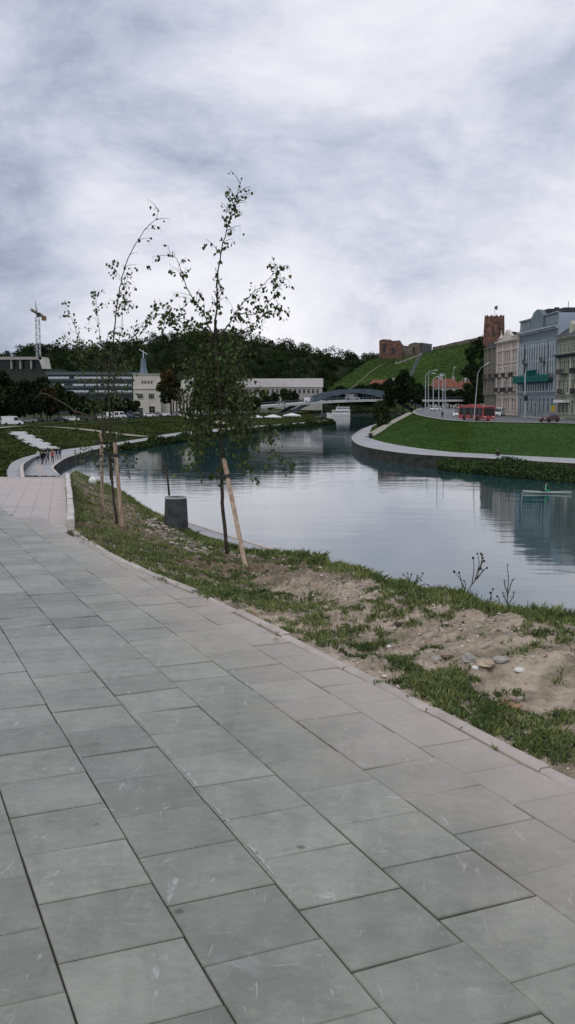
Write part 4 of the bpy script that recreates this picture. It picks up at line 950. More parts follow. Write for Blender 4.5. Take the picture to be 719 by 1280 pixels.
# ------------------------------------------------------------------ people
def person_mesh(seed, top, legs, hair, sit=False, walk=.12, H=1.72):
    me = bpy.data.meshes.new('p'); k = H / 1.75
    V_ = []; E_ = []; R_ = []
    def v(x, y, z, r_): V_.append((x * k, y * k, z * k)); R_.append(r_ * k); return len(V_) - 1
    def ch(*ids):
        for a, b in zip(ids, ids[1:]): E_.append((a, b))
    dz = -.45 if sit else 0
    pel = v(0, 0, .95 + dz, .135); wa = v(0, .0, 1.10 + dz, .125); chst = v(0, .0, 1.32 + dz, .15); nk = v(0, 0, 1.49 + dz, .06); hd = v(0, -.01, 1.60 + dz, .085); hd2 = v(0, 0, 1.70 + dz, .075)
    ch(pel, wa, chst, nk, hd, hd2)
    for s in (-1, 1):
        sh = v(s * .17, 0, 1.42 + dz, .06); el = v(s * .23, .02 - s * walk * .5, 1.14 + dz, .045); wr = v(s * .24, -.06 - s * walk * .9, .90 + dz, .03); ha = v(s * .24, -.08 - s * walk, .82 + dz, .035); ch(chst, sh, el, wr, ha)
        if sit:
            hp = v(s * .10, -.05, .46, .085); kn = v(s * .11, -.42, .48, .065); an_ = v(s * .11, -.44, .08, .042); ft = v(s * .11, -.60, .04, .035)
        else:
            hp = v(s * .09, 0, .86, .09); kn = v(s * .10, s * walk * .6 - .03, .49, .062); an_ = v(s * .10, s * walk * 1.5, .09, .042); ft = v(s * .10, s * walk * 1.5 - .15, .035, .035)
        ch(pel, hp, kn, an_, ft)
    me.from_pydata(V_, E_, []); o = bpy.data.objects.new('p', me); COL.objects.link(o)
    sk = o.modifiers.new('s', 'SKIN'); ss = o.modifiers.new('u', 'SUBSURF'); ss.levels = 1; ss.render_levels = 1
    for i, r_ in enumerate(R_): me.skin_vertices[0].data[i].radius = (r_, r_ * (.72 if i in (0, 1, 2) else 1)); me.skin_vertices[0].data[i].use_root = (i == 0)
    dg = bpy.context.evaluated_depsgraph_get(); m2 = bpy.data.meshes.new_from_object(o.evaluated_get(dg)); bpy.data.objects.remove(o)
    m2.materials.clear()
    for mm in (top, legs, M['skin'], hair, M['shoe']): m2.materials.append(mm)
    for p in m2.polygons:
        c = p.center / k; z = c.z - dz
        if c.z < .09 and abs(c.x) > .02: p.material_index = 4
        elif z > 1.63 or (z > 1.53 and c.y > .02): p.material_index = 3
        elif z > 1.49: p.material_index = 2
        elif abs(c.x) > .2 and z < .90: p.material_index = 2
        elif z > .93: p.material_index = 0
        else: p.material_index = 1
    m2.polygons.foreach_set('use_smooth', [True] * len(m2.polygons)); m2.name = 'person'; return m2
M['skin'] = mat('skin', (.42, .27, .20), .6); M['shoe'] = mat('shoe', (.03, .03, .03), .6); M['hair'] = mat('hair', (.03, .02, .015), .6)
cl = lambda n, c: mat('cloth_' + n, c, .9)
C1 = {'black': cl('black', (.012, .012, .015)), 'red': cl('red', (.35, .03, .03)), 'white': cl('white', (.55, .55, .57)), 'navy': cl('navy', (.02, .03, .06)), 'grey': cl('grey', (.12, .12, .13)), 'green': cl('green', (.02, .35, .16)), 'tan': cl('tan', (.3, .22, .14))}
def person(px, py, z, top, legs, label, face=0.0, sit=False, group=None, H=1.72, walk=.12):
    p = G(px, py, z); me = person_mesh(0, C1[top], C1[legs], M['hair'], sit, walk, H); o = bpy.data.objects.new('person', me); COL.objects.link(o)
    o.location = p; o.rotation_euler = (0, 0, face); return tag(o, label, 'person', group)
gpn = 'people walking on the far towpath'
for px, py, tp, lg, lab, f_ in [(48, 579, 'white', 'black', 'person in a white top at the left end of the walking group', .2), (52.5, 581, 'black', 'black', 'person all in black, second from the left of the walking group', .4), (55.5, 580.5, 'black', 'navy', 'person in black jacket and navy trousers near the middle of the group', 3.0),
        (60, 579.5, 'grey', 'black', 'person in a grey top just left of the one in red', 0), (66, 579, 'red', 'black', 'person in a red top in the walking group', .2), (60, 574, 'navy', 'navy', 'person in navy standing behind the grey top, farther off', 3.1),
        (71, 574.5, 'black', 'grey', 'person in black with grey trousers, right side of the group', .1), (75, 574, 'navy', 'black', 'person in a navy top at the right end of the group', 0)]:
    person(px, py, QZ + .03, tp, lg, lab, f_, group=gpn)
person(553, 523.2, RZ + .14, 'black', 'black', 'pedestrian in dark clothes on the pavement above the right lawn', 2.5)
person(622, 573.5, RQ - .40, 'black', 'navy', 'person in dark clothes sitting on the edge of the right towpath', .0, sit=True)

# kayak and paddler
kp = G(684, 617, WZ); t = thing('kayak', 'slim pale kayak on the water at the right edge', 'kayak', kp, R(-12))
mb = MB(); rows = []
for k in range(15):
    u = -1 + 2 * k / 14; w = .34 * (1 - u * u) ** .7 + .01; h = .2 + .1 * u * u; rows.append([Vector((u * 2.3, w * math.cos(a), .08 + h * .8 * math.sin(a) * (1 if math.sin(a) > 0 else .6))) for a in np.linspace(0, 2 * math.pi, 11)[:-1]])
mb.rows(rows, True).build('hull', mat('kayak_hull', (.20, .25, .24), .4), t, smooth=True)
MB().lathe([(.22, .2), (.27, .22), (.27, .25), (.22, .25)], 16, (-.35, 0, .03)).build('cockpit_rim', C1['black'], t)
o = person(684, 617, WZ, 'green', 'black', 'paddler in a bright green top seated in the kayak', R(80), sit=True); o.location = kp + Vector((-.1, .08, -.18))
o = MB().tube([(-.3, -1.0, -.15), (0, 0, .0), (.3, 1.0, .25)], .018, 8).build('paddle', C1['white']); mb = MB()
o.location = kp + Vector((-.25, -.3, .62)); tag(o, 'thin white paddle held by the kayaker', 'paddle')

# ------------------------------------------------------------------ vehicles
M['glass'] = mat('dark_glass', (.012, .016, .02), .2, spec=.35); M['tyre'] = mat('tyre', (.015, .015, .015), .8); M['rim'] = mat('rim', (.35, .35, .36), .4, metal=.6); M['lamp'] = mat('lamp_glass', (.6, .6, .58), .2); M['tail'] = mat('tail_lamp', (.4, .02, .02), .3); M['trim'] = mat('dark_trim', (.02, .02, .022), .5)
PAINT = {k: mat('paint_' + k, c, .3, tuple(x * .95 for x in c), spec=.6) for k, c in {'white': (.72, .73, .75), 'dark_red': (.05, .008, .012), 'grey': (.18, .19, .2), 'black': (.02, .02, .022), 'blue': (.03, .06, .16), 'silver': (.42, .43, .45), 'red': (.30, .035, .04)}.items()}
CARDATA = {}
def car_parts(kind):
    if kind in CARDATA: return CARDATA[kind]
    L_, Wd, H = {'car': (4.3, 1.75, 1.46), 'van': (5.0, 1.95, 2.15)}[kind]
    if kind == 'car':
        low = [(-2.15, .3), (-2.15, .78), (-1.95, .92), (-1.0, .98), (1.3, .98), (2.05, .86), (2.15, .6), (2.15, .3)]
        cab = [(-1.95, .92), (-1.35, 1.42), (.35, 1.46), (1.3, .98)]; fr = 2.14
    else:
        low = [(-2.5, .32), (-2.5, 1.05), (1.7, 1.05), (2.45, .92), (2.5, .6), (2.5, .32)]
        cab = [(-2.5, 1.05), (-2.44, 2.05), (-2.3, 2.15), (.9, 2.15), (1.15, 2.05), (1.75, 1.05)]; fr = 2.49
    w = Wd / 2; out = []
    mb = MB(); mb.prism(low, -w, w); n = len(cab); a = [Vector((p[0], -w * (.98 if p[1] < 1.1 else .82 if kind == 'car' else .92), p[1])) for p in cab]; b = [Vector((p.x, -p.y, p.z)) for p in a]
    mb.add(a + b, [tuple(range(n)), tuple(range(2 * n - 1, n - 1, -1))] + [(i, i + n, (i + 1) % n + n, (i + 1) % n) for i in range(n)])
    def mk(nm, mb_, mm): o = mb_.build(nm, mm); me = o.data; bpy.data.objects.remove(o); out.append((nm, me, (0, 0, 0)))
    mk('body', mb, PAINT['white'])
    # windows a little proud of the cabin
    g = MB()
    def quad(nm, vs): g_ = MB(); g_.add(vs, [(0, 1, 2, 3)]); mk(nm, g_, M['glass'])
    def sidewin(x0, x1, xt0, xt1, z0, z1):
        for s in (-1, 1):
            k0 = .985 if kind == 'car' else .985; k1 = .865 if kind == 'car' else .945
            quad('side_window', [(x0, s * (w * k0 + .0), z0), (x1, s * w * k0, z0), (xt1, s * w * k1, z1), (xt0, s * w * k1, z1)])
    if kind == 'car': sidewin(-1.6, -.35, -1.25, -.35, 1.0, 1.37); sidewin(-.25, 1.1, -.25, .4, 1.0, 1.39); quad('windscreen', [(1.285, -.76, 1.01), (1.285, .76, 1.01), (.42, .68, 1.44), (.42, -.68, 1.44)]); quad('rear_window', [(-1.92, -.74, .97), (-1.92, .74, .97), (-1.4, .66, 1.4), (-1.4, -.66, 1.4)])
    else: sidewin(.3, 1.55, .3, 1.15, 1.15, 1.95); quad('windscreen', [(1.77, -.88, 1.12), (1.77, .88, 1.12), (1.2, .84, 2.02), (1.2, -.84, 2.02)]); quad('rear_window', [(-2.515, -.8, 1.25), (-2.515, .8, 1.25), (-2.48, .76, 1.9), (-2.48, -.76, 1.9)])
    wh = MB(); rr = .33
    cs = [(rr * math.cos(a), rr * math.sin(a)) for a in np.linspace(0, 2 * math.pi, 19)[:-1]]; wh.prism(cs, -.1, .1); o = wh.build('wheel', M['tyre']); wm = o.data; bpy.data.objects.remove(o)
    wx = L_ * .31
    for sx in (-1, 1):
        for sy in (-1, 1): out.append(('wheel', wm, (sx * wx, sy * (w - .07), rr)))
    h = MB(); h.box(-.03, .03, -.17, .17, -.08, .08); o = h.build('headlight', M['lamp']); hm = o.data; bpy.data.objects.remove(o)
    for sy in (-1, 1): out.append(('headlight', hm, (fr - .02, sy * .6, .72)))
    h = MB(); h.box(-.03, .03, -.12, .12, -.12, .12); o = h.build('tail_light', M['tail']); tm = o.data; bpy.data.objects.remove(o)
    for sy in (-1, 1): out.append(('tail_light', tm, (-fr + .01, sy * .7, .8)))
    gr = MB(); gr.box(fr - .03, fr + .02, -.5, .5, .38, .6); mk('grille', gr, M['trim'])
    CARDATA[kind] = out; return out
painted = {}
def vehicle(kind, paint, px, py, z, heading, label, group=None, sc=1.0):
    t = thing('parked_car' if kind == 'car' else 'van', label, 'car' if kind == 'car' else 'van', G(px, py, z), heading, group); t.scale = (sc,) * 3
    for nm, me, loc in car_parts(kind):
        if nm == 'body':
            k = (kind, paint)
            if k not in painted: me = me.copy(); me.materials[0] = PAINT[paint]; painted[k] = me
            me = painted[k]
        o = bpy.data.objects.new(nm, me); COL.objects.link(o); o.parent = t; o.location = loc
    return t
vehicle('car', 'white', 571, 521.2, RZ, R(-100), 'white car facing the camera just left of the red bus')
vehicle('car', 'black', 572, 516.5, RZ, R(-100), 'black car directly behind the white car by the bus')
vehicle('car', 'white', 544.5, 513.3, RZ, R(-150), 'white car far back at the bend between the lamp posts')
vehicle('car', 'dark_red', 686.5, 527.6, RZ, R(-140), 'dark red car on the road before the houses on the right')
vehicle('van', 'white', 624, 520.3, RZ, R(-115), 'white van parked right behind the red bus')
gcar = 'cars queuing on the bend behind the bus'
for px, py, pc, lab in [(567, 509.5, 'silver', 'silver car at the far end of the queue behind the bus'), (576, 511, 'white', 'small white car in the queue, left of the dark ones'), (583, 513, 'grey', 'grey car half hidden behind the bus roof'), (590, 512.5, 'black', 'black car in the queue behind the bus'), (597, 513.5, 'silver', 'silver car in the queue nearest the house fronts')]:
    vehicle('car', pc, px, py, RZ, R(-110), lab, gcar)
gl = 'cars parked along the upper road of the left bank'
vehicle('van', 'white', 15.5, 531.5, LZ + .2, R(25), 'white van parked at the left edge above the steps')
for px, py, pc, kd, lab in [(36, 528.5, 'grey', 'car', 'grey car just right of the white van on the left'), (47, 528, 'black', 'car', 'black car between the grey car and the left trees'), (90, 526.5, 'white', 'car', 'white car alone before the dark trees on the left bank'), (77, 527.5, 'black', 'car', 'black car left of the lone white car'), (103, 526, 'black', 'car', 'black car right of the lone white car'),
        (127, 524, 'silver', 'car', 'silver car behind the sparser young tree'), (143, 523, 'white', 'van', 'left one of two white vans before the office block'), (150, 522.5, 'white', 'van', 'right one of two white vans before the office block'), (158.5, 522.5, 'blue', 'car', 'dark blue car right of the two white vans'),
        (172, 521.5, 'black', 'car', 'black car between the blue car and the white hall'), (187, 521, 'white', 'car', 'white car in front of the doors of the white hall'), (206, 520, 'white', 'car', 'white car under the russet tree'), (197, 520, 'grey', 'car', 'grey car beside the blue tarpaulin'), (218, 519, 'silver', 'car', 'silver car right of the russet tree'), (226, 518.5, 'black', 'car', 'black car farthest right in the row by the white hall')]:
    vehicle(kd, pc, px, py, LZ + .25, R(random.uniform(-15, 15)), lab, gl)
o = MB().prism([(-2, 0), (-2, 2.0), (-1.2, 2.6), (1.4, 2.5), (2, 1.9), (2, 0)], -1.4, 1.4).build('tarpaulin', mat('blue_tarp', (.03, .08, .35), .6)); o.location = G(197, 517, LZ + .25); tag(o, 'bright blue tarpaulin covered stack before the white hall', 'tarpaulin')

# red bus
fp = G(611.5, 526.3, RZ); rp = Vector((fp.x - 3.6, fp.y + 15.0, RZ)); hd_ = math.atan2(fp.y - rp.y, fp.x - rp.x); BL = 12.0
t = thing('red_bus', 'red single deck bus with black windows on the riverside road', 'bus', fp, hd_)
mb = MB(); mb.prism([(-BL, .35), (-BL, 2.7), (-BL + .25, 3.0), (-.35, 3.0), (-.05, 2.75), (0, 1.1), (0, .35)], -1.25, 1.25).build('body', PAINT['red'], t)
for s in (-1, 1):
    g = MB(); g.box(-BL + .5, -.5, s * 1.262 - .01, s * 1.262 + .01, 1.15, 2.55); g.build('side_window', M['glass'], t)
    for x in (-2.3, -6.2, -9.6): MB().box(x, x + 1.2, s * 1.275 - .008, s * 1.275 + .008, .42, 2.5).build('door', M['trim'], t)
MB().box(.0, .03, -1.12, 1.12, 1.05, 2.45).build('windscreen', M['glass'], t)
MB().box(.0, .035, -.9, .9, 2.53, 2.78).build('destination_display', M['trim'], t)
for sx in (-2.9, -9.3):
    for sy in (-1, 1):
        w_ = MB(); w_.prism([(.48 * math.cos(a), .48 * math.sin(a)) for a in np.linspace(0, 2 * math.pi, 21)[:-1]], -.15, .15); o = w_.build('wheel', M['tyre'], t); o.location = (sx, sy * 1.14, .48)
for sy in (-1, 1):
    o = MB().box(-.01, .04, -.2, .2, -.1, .1).build('headlight', M['lamp'], t); o.location = (.01, sy * .9, .8)
    MB().tube([(-.1, sy * 1.2, 2.6), (.25, sy * 1.45, 2.5), (.25, sy * 1.45, 2.1)], .05, 6).build('mirror', M['trim'], t)
MB().box(-8.5, -5.5, -.8, .8, 3.0, 3.25).build('roof_unit', PAINT['red'], t)

# ------------------------------------------------------------------ street lamps
M['pole'] = mat('lamp_pole', (.36, .40, .43), .5, (.30, .33, .36), 1); M['lamphead'] = mat('lamp_head', (.5, .52, .52), .4)
def lamp(px, py, ty, z, arms, label, lean=0):
    b = G(px, py, z); y = b.y; tp = D(px + lean, ty, y); t = thing('street_lamp', label, 'street lamp', b, 0, 'street lamps along the right bank road')
    r_ = max(.075, .0004 * y); a = MB().tube([(0, 0, 0), (tp - b) * .5, tp - b], [r_ * 1.5, r_ * 1.15, r_ * .8], 10)
    a.build('pole', M['pole'], t)
    for ax2, ay2 in arms:
        e = D(ax2, ay2, y) - b; s = tp - b; m = s.lerp(e, .4) + Vector((0, 0, abs(e.x - s.x) * .25))
        ar = MB().tube([s, m, e], r_ * .6, 8).build('arm', M['pole'], t)
        h = MB(); d = (e - m).normalized() * .9; h.tube([e - d * .2, e + d * .4, e + d], [r_ * .8, r_ * 1.6, r_ * .8], 8); h.build('lamp_head', M['lamphead'], t)
    return t
for a in [(532, 515.5, 469, RZ, [(544, 463)], 'tall left lamp post whose long arm reaches right, first of the row'), (535.7, 519, 468, RZ, [(541, 466.5)], 'lamp post with a short arm just right of the first one'),
          (541.7, 512, 474, RZ, [(546, 471)], 'thin far lamp post, third from the left'), (548.6, 523, 471, RZ, [(550.5, 470)], 'pale post with no long arm, left of the pedestrian'),
          (553.7, 513, 474, RZ, [(551, 473)], 'thin far post directly above the pedestrian'), (556.8, 520.5, 468, RZ, [(553.5, 467.5)], 'pale lamp post just right of the pedestrian'),
          (565, 508, 473, RZ, [(568, 460)], 'far lamp post in front of the orange roof'), (578, 508, 474, RZ, [(581, 473)], 'far lamp post between the orange roof and the bus'), (586.5, 508, 476, RZ, [(584, 474)], 'farthest lamp post right of the orange roof')]:
    lamp(*a)
lamp(592.5, 526.5, 466, RZ, [(607, 456)], 'nearest tall lamp post with a curved arm, in front of the red bus', lean=5)
b = G(656.5, 522.5, RZ + .13); t = thing('street_pole', 'pale blue grey pole standing before the blue house', 'pole', b); tp = D(656.5, 466, b.y) - b
MB().tube([(0, 0, 0), tp], [.2, .15], 10).build('pole', M['pole'], t); MB().box(-.35, .35, -.3, .1, 3.8, 5.0).build('signal_box', M['trim'], t)
b = G(691, 523.5, RZ + .13); t = thing('yellow_sign', 'yellow sign on a post between the blue house and the right house', 'sign', b)
MB().tube([(0, 0, 0), (0, 0, 2.6)], .06, 8).build('post', M['pole'], t); MB().box(-.45, .45, -.1, -.06, 1.5, 2.8).build('board', mat('yellow_board', (.45, .33, .02), .5), t)
b = G(463.3, 548, RQ); t = thing('litter_bin', 'small black bin at the foot of the lawn path on the right bank', 'bin', b); MB().lathe([(0, 0), (.32, 0), (.38, .9), (.34, .92), (.3, .5), (0, .5)], 16).build('body', M['trim'], t); MB().lathe([(.37, .9), (.42, .92), (.42, 1.0), (.36, 1.0)], 16).build('rim', M['trim'], t)

# ------------------------------------------------------------------ right row of houses
def facade_root(name, P0, P1, z, label, cat='building'):
    d = P1 - P0; t = thing(name, label, cat, (P0.x, P0.y, z), math.atan2(d.y, d.x)); return t, d.length
WINCACHE = {}
def window(parent, x, z, w, h, frame, y=0.0, nm='window', sill=True, pane=None, bars=1):
    k = (round(w, 2), round(h, 2), frame.name, sill, bars)
    if k not in WINCACHE:
        f = MB(); t_ = .14
        f.box(-w / 2 - t_, -w / 2, -.16, 0, 0, h); f.box(w / 2, w / 2 + t_, -.16, 0, 0, h); f.box(-w / 2 - t_, w / 2 + t_, -.16, 0, h, h + t_ * 1.3)
        if sill: f.box(-w / 2 - t_ * 1.6, w / 2 + t_ * 1.6, -.26, 0, -.16, 0)
        for b_ in range(bars): xx = -w / 2 + w * (b_ + 1) / (bars + 1); f.box(xx - .035, xx + .035, -.08, -.045, 0, h)
        if h > 1.5: f.box(-w / 2, w / 2, -.085, -.05, h * .66, h * .66 + .07)
        o = f.build(nm, frame); fm = o.data; bpy.data.objects.remove(o)
        g = MB(); g.box(-w / 2, w / 2, -.04, -.01, 0, h); o = g.build('pane', M['glass']); gm = o.data; bpy.data.objects.remove(o); WINCACHE[k] = (fm, gm)
    fm, gm = WINCACHE[k]
    o = bpy.data.objects.new(nm, fm); COL.objects.link(o); o.parent = parent; o.location = (x, y, z); g = bpy.data.objects.new('pane', gm); COL.objects.link(g); g.parent = o; return o
def cornice(parent, L_, z, h, d, m, depth=0, nm='cornice', x0=0.0):
    mb = MB(); mb.prism([(0, 0), (0, 0)], 0, 0) if False else None
    prof = [(0, z), (-d * .5, z + h * .2), (-d * .6, z + h * .5), (-d, z + h * .65), (-d, z + h), (0, z + h)]
    rows = [[Vector((x, p[0], p[1])) for p in prof] for x in (x0 - d * .3, x0 + L_ + d * .3)]
    mb = MB(); mb.rows(rows); mb.add(rows[0], [tuple(range(6))]); mb.add(rows[1], [tuple(range(5, -1, -1))]); return mb.build(nm, m, parent)
def balcony(parent, x, z, w, d, m, solid=False):
    mb = MB(); mb.box(x - w / 2, x + w / 2, -d, 0, z - .18, z)
    if solid: mb.box(x - w / 2, x + w / 2, -d, -d + .06, z, z + 1.0)
    else:
        mb.box(x - w / 2, x + w / 2, -d, -d + .06, z + .95, z + 1.03)
        n = int(w / .16)
        for k in range(n + 1): xx = x - w / 2 + (w - .05) * k / n; mb.box(xx, xx + .05, -d, -d + .05, z, z + .95)
        for s in (0, 1): mb.box(x - w / 2 + s * (w - .05), x - w / 2 + s * (w - .05) + .05, -d + .06, 0, z + .9, z + 1.0)
    return mb.build('balcony', m, parent)
BZ = RZ + .13
# blue house
M['blue'] = mat('blue_render', (.165, .20, .225), .85, (.12, .15, .17), .4, 5); M['blue_lt'] = mat('blue_trim', (.37, .43, .465), .8, (.27, .32, .35), .5); M['blue_dk'] = mat('blue_dark', (.05, .065, .08), .85); M['wb'] = mat('pale_blue_side', (.36, .42, .50), .85, (.30, .35, .42), .1)
M['net'] = mat('green_net', (.0, .085, .075), .8); M['slate'] = mat('slate_roof', (.035, .04, .05), .7, (.02, .025, .03), 1)
P0 = Vector((58.5, 243, 0)); P1 = Vector((60.2, 215, 0)); t, L_ = facade_root('town_house', P0, P1, BZ, 'blue grey house with tall pilasters and a green net across its front')
H = 20.6
MB().box(0, L_, 0, 14, 0, H + 2.6).build('wall', M['blue'], t)
MB().box(L_, L_ + .05, -.02, 14, 0, H + 2.7).build('side_wall', M['wb'], t)
cornice(t, L_, H - .9, .9, .9, M['blue_lt']); cornice(t, L_, 5.6, .5, .35, M['blue_lt']); cornice(t, L_, 17.4, .4, .3, M['blue_lt']); cornice(t, L_, H + 2.6, .35, .4, M['blue_lt'])
for k, x in enumerate([.4, 1.9, 3.4, 6.6, 8.4, 10.2, 12.0, 13.8, 15.6, 17.4, 19.2, 21.2, 23.7, 25.3, 26.9]):
    MB().box(x - .32, x + .32, -.38, 0, 5.9, 17.4).build('pilaster', M['blue_lt'], t)
for x in [4.9, 7.5, 9.3, 11.1, 12.9, 14.7, 16.5, 18.3, 20.2, 22.5]:
    for z in (6.4, 10.3, 13.8): window(t, x, z, .95, 2.5, M['blue_dk'])
for x in [1.15, 2.65, 24.5, 26.1]:
    for z in (6.4, 10.3, 13.8): window(t, x, z, .75, 2.3, M['blue_dk'])
for x in [2.2, 5.2, 8.2, 11.2, 14.2, 17.2, 20.2, 23.2, 26]: window(t, x, 1.3 if x != 14.2 else .1, 1.5, 3.2, M['blue_lt'], nm='window' if x != 14.2 else 'door', sill=False)
for x in [1.2, 3.0, 6.2, 20.6, 23.0, 25.0, 26.8]: window(t, x, H + .5, .8, 1.4, M['blue_lt'], sill=False)
pd = MB(); pd.prism([(10, H), (10, H + 2.9), (11, H + 3.4), (12, H + 4.1), (14.5, H + 4.6), (17, H + 4.1), (18, H + 3.4), (19, H + 2.9), (19, H)], -.5, .6); pd.build('pediment', M['blue'], t)
MB().box(10.5, 18.5, .8, 6, H + 2.6, H + 4.4).build('roof', M['slate'], t); MB().box(19.5, 27, 1.5, 8, H + 2.9, H + 3.9).build('roof', M['slate'], t)
for x in (7.0, 20.5): balcony(t, x, 12.8, 1.7, 1.2, M['trim'], True); 
balcony(t, 13.8, 10.0, 7.5, 1.3, M['net'])
nb = MB(); rows = []
for k in range(41):
    x = .3 + (L_ - .6) * k / 40; sag = .25 * math.sin(k * 1.3) * .4; rows.append([Vector((x, -.6, 9.9 + sag)), Vector((x, -1.7, 9.5 + sag + .1 * math.sin(k * 2.1))), Vector((x, -1.75, 8.2 + sag)), Vector((x, -.6, 8.0 + sag))])
nb.rows(rows); nb.build('safety_net', M['net'], t)
for x in (6, 8.5, 19): MB().box(x, x + .8, 2, 3, H + 2.6, H + 4.6).build('chimney', M['blue_dk'], t)
MB().tube([(20, 5, H + 3), (20, 5, H + 6)], .07, 6).build('antenna', M['trim'], t)
# beige house
M['beige'] = mat('beige_render', (.46, .41, .355), .85, (.36, .32, .28), .4); M['cream'] = mat('cream_trim', (.55, .51, .46), .8, (.42, .39, .35), .5); M['iron'] = mat('wrought_iron', (.02, .02, .022), .6)
P0 = Vector((57, 261.6, 0)); P1 = Vector((58.45, 243.1, 0)); t, L_ = facade_root('town_house', P0, P1, BZ, 'pale beige house with dark iron balconies, second from the left of the row')
H = 19.4
MB().box(0, L_, 0, 13, 0, H).build('wall', M['beige'], t)
MB().box(.3, L_ - .3, .6, 10, H, H + 1.3).build('roof', M['slate'], t)
for z, h, d in ((H - .7, .8, .9), (16.6, .4, .4), (5.4, .5, .4), (9.7, .25, .25), (13.4, .25, .3)): cornice(t, L_, z, h, d, M['cream'])
for x in (.5, 5.6, 12.9, L_ - .5): MB().box(x - .4, x + .4, -.3, 0, 5.9, H - .7).build('pilaster', M['cream'], t)
for x in (2.0, 4.0, 7.3, 9.25, 11.2, 14.4, 16.6):
    for z in (6.4, 10.2, 13.9): window(t, x, z, 1.0, 2.4, M['cream'])
    window(t, x, 1.2, 1.2, 3.2, M['cream'])
for x, z, w in ((3, 10.0, 3.6), (9.25, 10.0, 3.0), (15.5, 10.0, 3.6), (3, 6.2, 3.8), (15.5, 6.2, 3.8), (9.25, 6.2, 5.5)): balcony(t, x, z, w, 1.2, M['iron'])
pd = MB(); pd.prism([(5.6, H), (5.8, H + 1.2), (7.5, H + 1.8), (9.25, H + 2.8), (11, H + 1.8), (12.7, H + 1.2), (12.9, H)], -.5, .5); pd.build('pediment', M['cream'], t)
for x in (1.2, 17): MB().lathe([(.6, 0), (.75, .5), (.6, 1.2), (.3, 1.8), (.12, 2.2), (.05, 3.2), (0, 3.3)], 12, (x, .6, H)).build('finial', M['cream'], t)
mb = MB()
for k in range(30): x = .8 + (L_ - 1.6) * k / 29; mb.box(x, x + .15, -.25, -.1, H, H + .8)
mb.box(.6, L_ - .6, -.3, -.05, H + .8, H + .95); mb.build('balustrade', M['cream'], t)
# far olive grey house
M['olive'] = mat('olive_render', (.13, .13, .105), .85, (.09, .09, .075), .4); M['olive_lt'] = mat('olive_trim', (.20, .195, .165), .85)
P0 = Vector((56.7, 276.5, 0)); P1 = Vector((56.95, 261.8, 0)); t, L_ = facade_root('town_house', P0, P1, BZ, 'olive grey house at the far left end of the row')
H = 18.6; MB().box(0, L_, 0, 13, 0, H).build('wall', M['olive'], t); MB().box(-.05, 0, 0, 13, 0, H).build('side_wall', M['olive_lt'], t)
for z in (H - .6, 5.2, 9.6): cornice(t, L_, z, .5, .5, M['olive_lt'])
for x in (.4, 4.2, 10.4, L_ - .4): MB().box(x - .35, x + .35, -.3, 0, 5.7, H - .6).build('pilaster', M['olive_lt'], t)
for x in (1.5, 3, 5.6, 7.3, 9.0, 11.7, 13.3):
    for z in (1.3, 6.2, 10.3, 14.2): window(t, x, z, .9, 2.3, M['olive_lt'])
MB().box(.5, L_ - .5, 1, 10, H, H + 1.4).build('roof', M['slate'], t)
for x in (3, 11): balcony(t, x, 10.1, 3.2, 1.1, M['iron'])
# right house
M['gb'] = mat('greenish_render', (.25, .265, .21), .85, (.18, .19, .15), .4); M['gb_lt'] = mat('greenish_trim', (.42, .43, .36), .85, (.31, .32, .27), .5)
P0 = Vector((60.4, 214.8, 0)); P1 = Vector((62.3, 184, 0)); t, L_ = facade_root('town_house', P0, P1, BZ, 'greenish beige house with a steep dark roof at the right edge of the photo')
H = 17.6; MB().box(0, L_, 0, 12, 0, H).build('wall', M['gb'], t)
cornice(t, L_, H - .5, .6, .8, M['gb_lt']); cornice(t, L_, 13.2, .7, 1.1, M['slate']); cornice(t, L_, 4.9, .5, .5, M['gb_lt']); cornice(t, L_, 9.2, .25, .2, M['gb_lt'])
rf = MB(); rf.add([(-.4, -.9, H + .1), (L_ + .4, -.9, H + .1), (L_ + .4, 12.5, H + .1), (-.4, 12.5, H + .1), (5.5, 5, H + 5.4), (L_ - 4, 5, H + 5.4), (5.5, 6.5, H + 5.4), (L_ - 4, 6.5, H + 5.4)], [(0, 1, 5, 4), (1, 2, 7, 5), (2, 3, 6, 7), (3, 0, 4, 6), (4, 5, 7, 6), (0, 3, 2, 1)]); rf.build('roof', M['slate'], t)
for x in (8, 20): dm = MB(); dm.prism([(x - 1, H + .3), (x - 1, H + 2.4), (x, H + 3.2), (x + 1, H + 2.4), (x + 1, H + .3)], -.3, 3); dm.build('dormer', M['gb_lt'], t)
for x in (1.8, 4.3, 6.8, 10, 12.5, 15, 18.2, 20.7, 23.2, 26.4, 28.9):
    window(t, x, 14.2, .95, 2.0, M['gb_lt']); window(t, x, 9.9, 1.05, 2.6, M['gb_lt']); window(t, x, 5.6, 1.05, 2.8, M['gb_lt']); window(t, x, 1.1, 1.3, 2.8, M['gb_lt'])
for x in (.4, 8.4, 16.6, 24.8, L_ - .4): MB().box(x - .35, x + .35, -.3, 0, 5.4, 13.2).build('pilaster', M['gb_lt'], t)
for x in (4.3, 12.5, 20.7, 28.5):
    balcony(t, x, 9.7, 4.2, 1.2, M['iron'], x < 6); balcony(t, x, 5.4, 3.4, 1.1, M['iron'], x < 6)
aw = MB(); aw.prism([(1.5, 3.4), (1.5, 4.0), (8, 4.0), (8, 3.4)], -1.4, 0); aw.build('awning', mat('white_awning', (.6, .6, .6), .7), t)

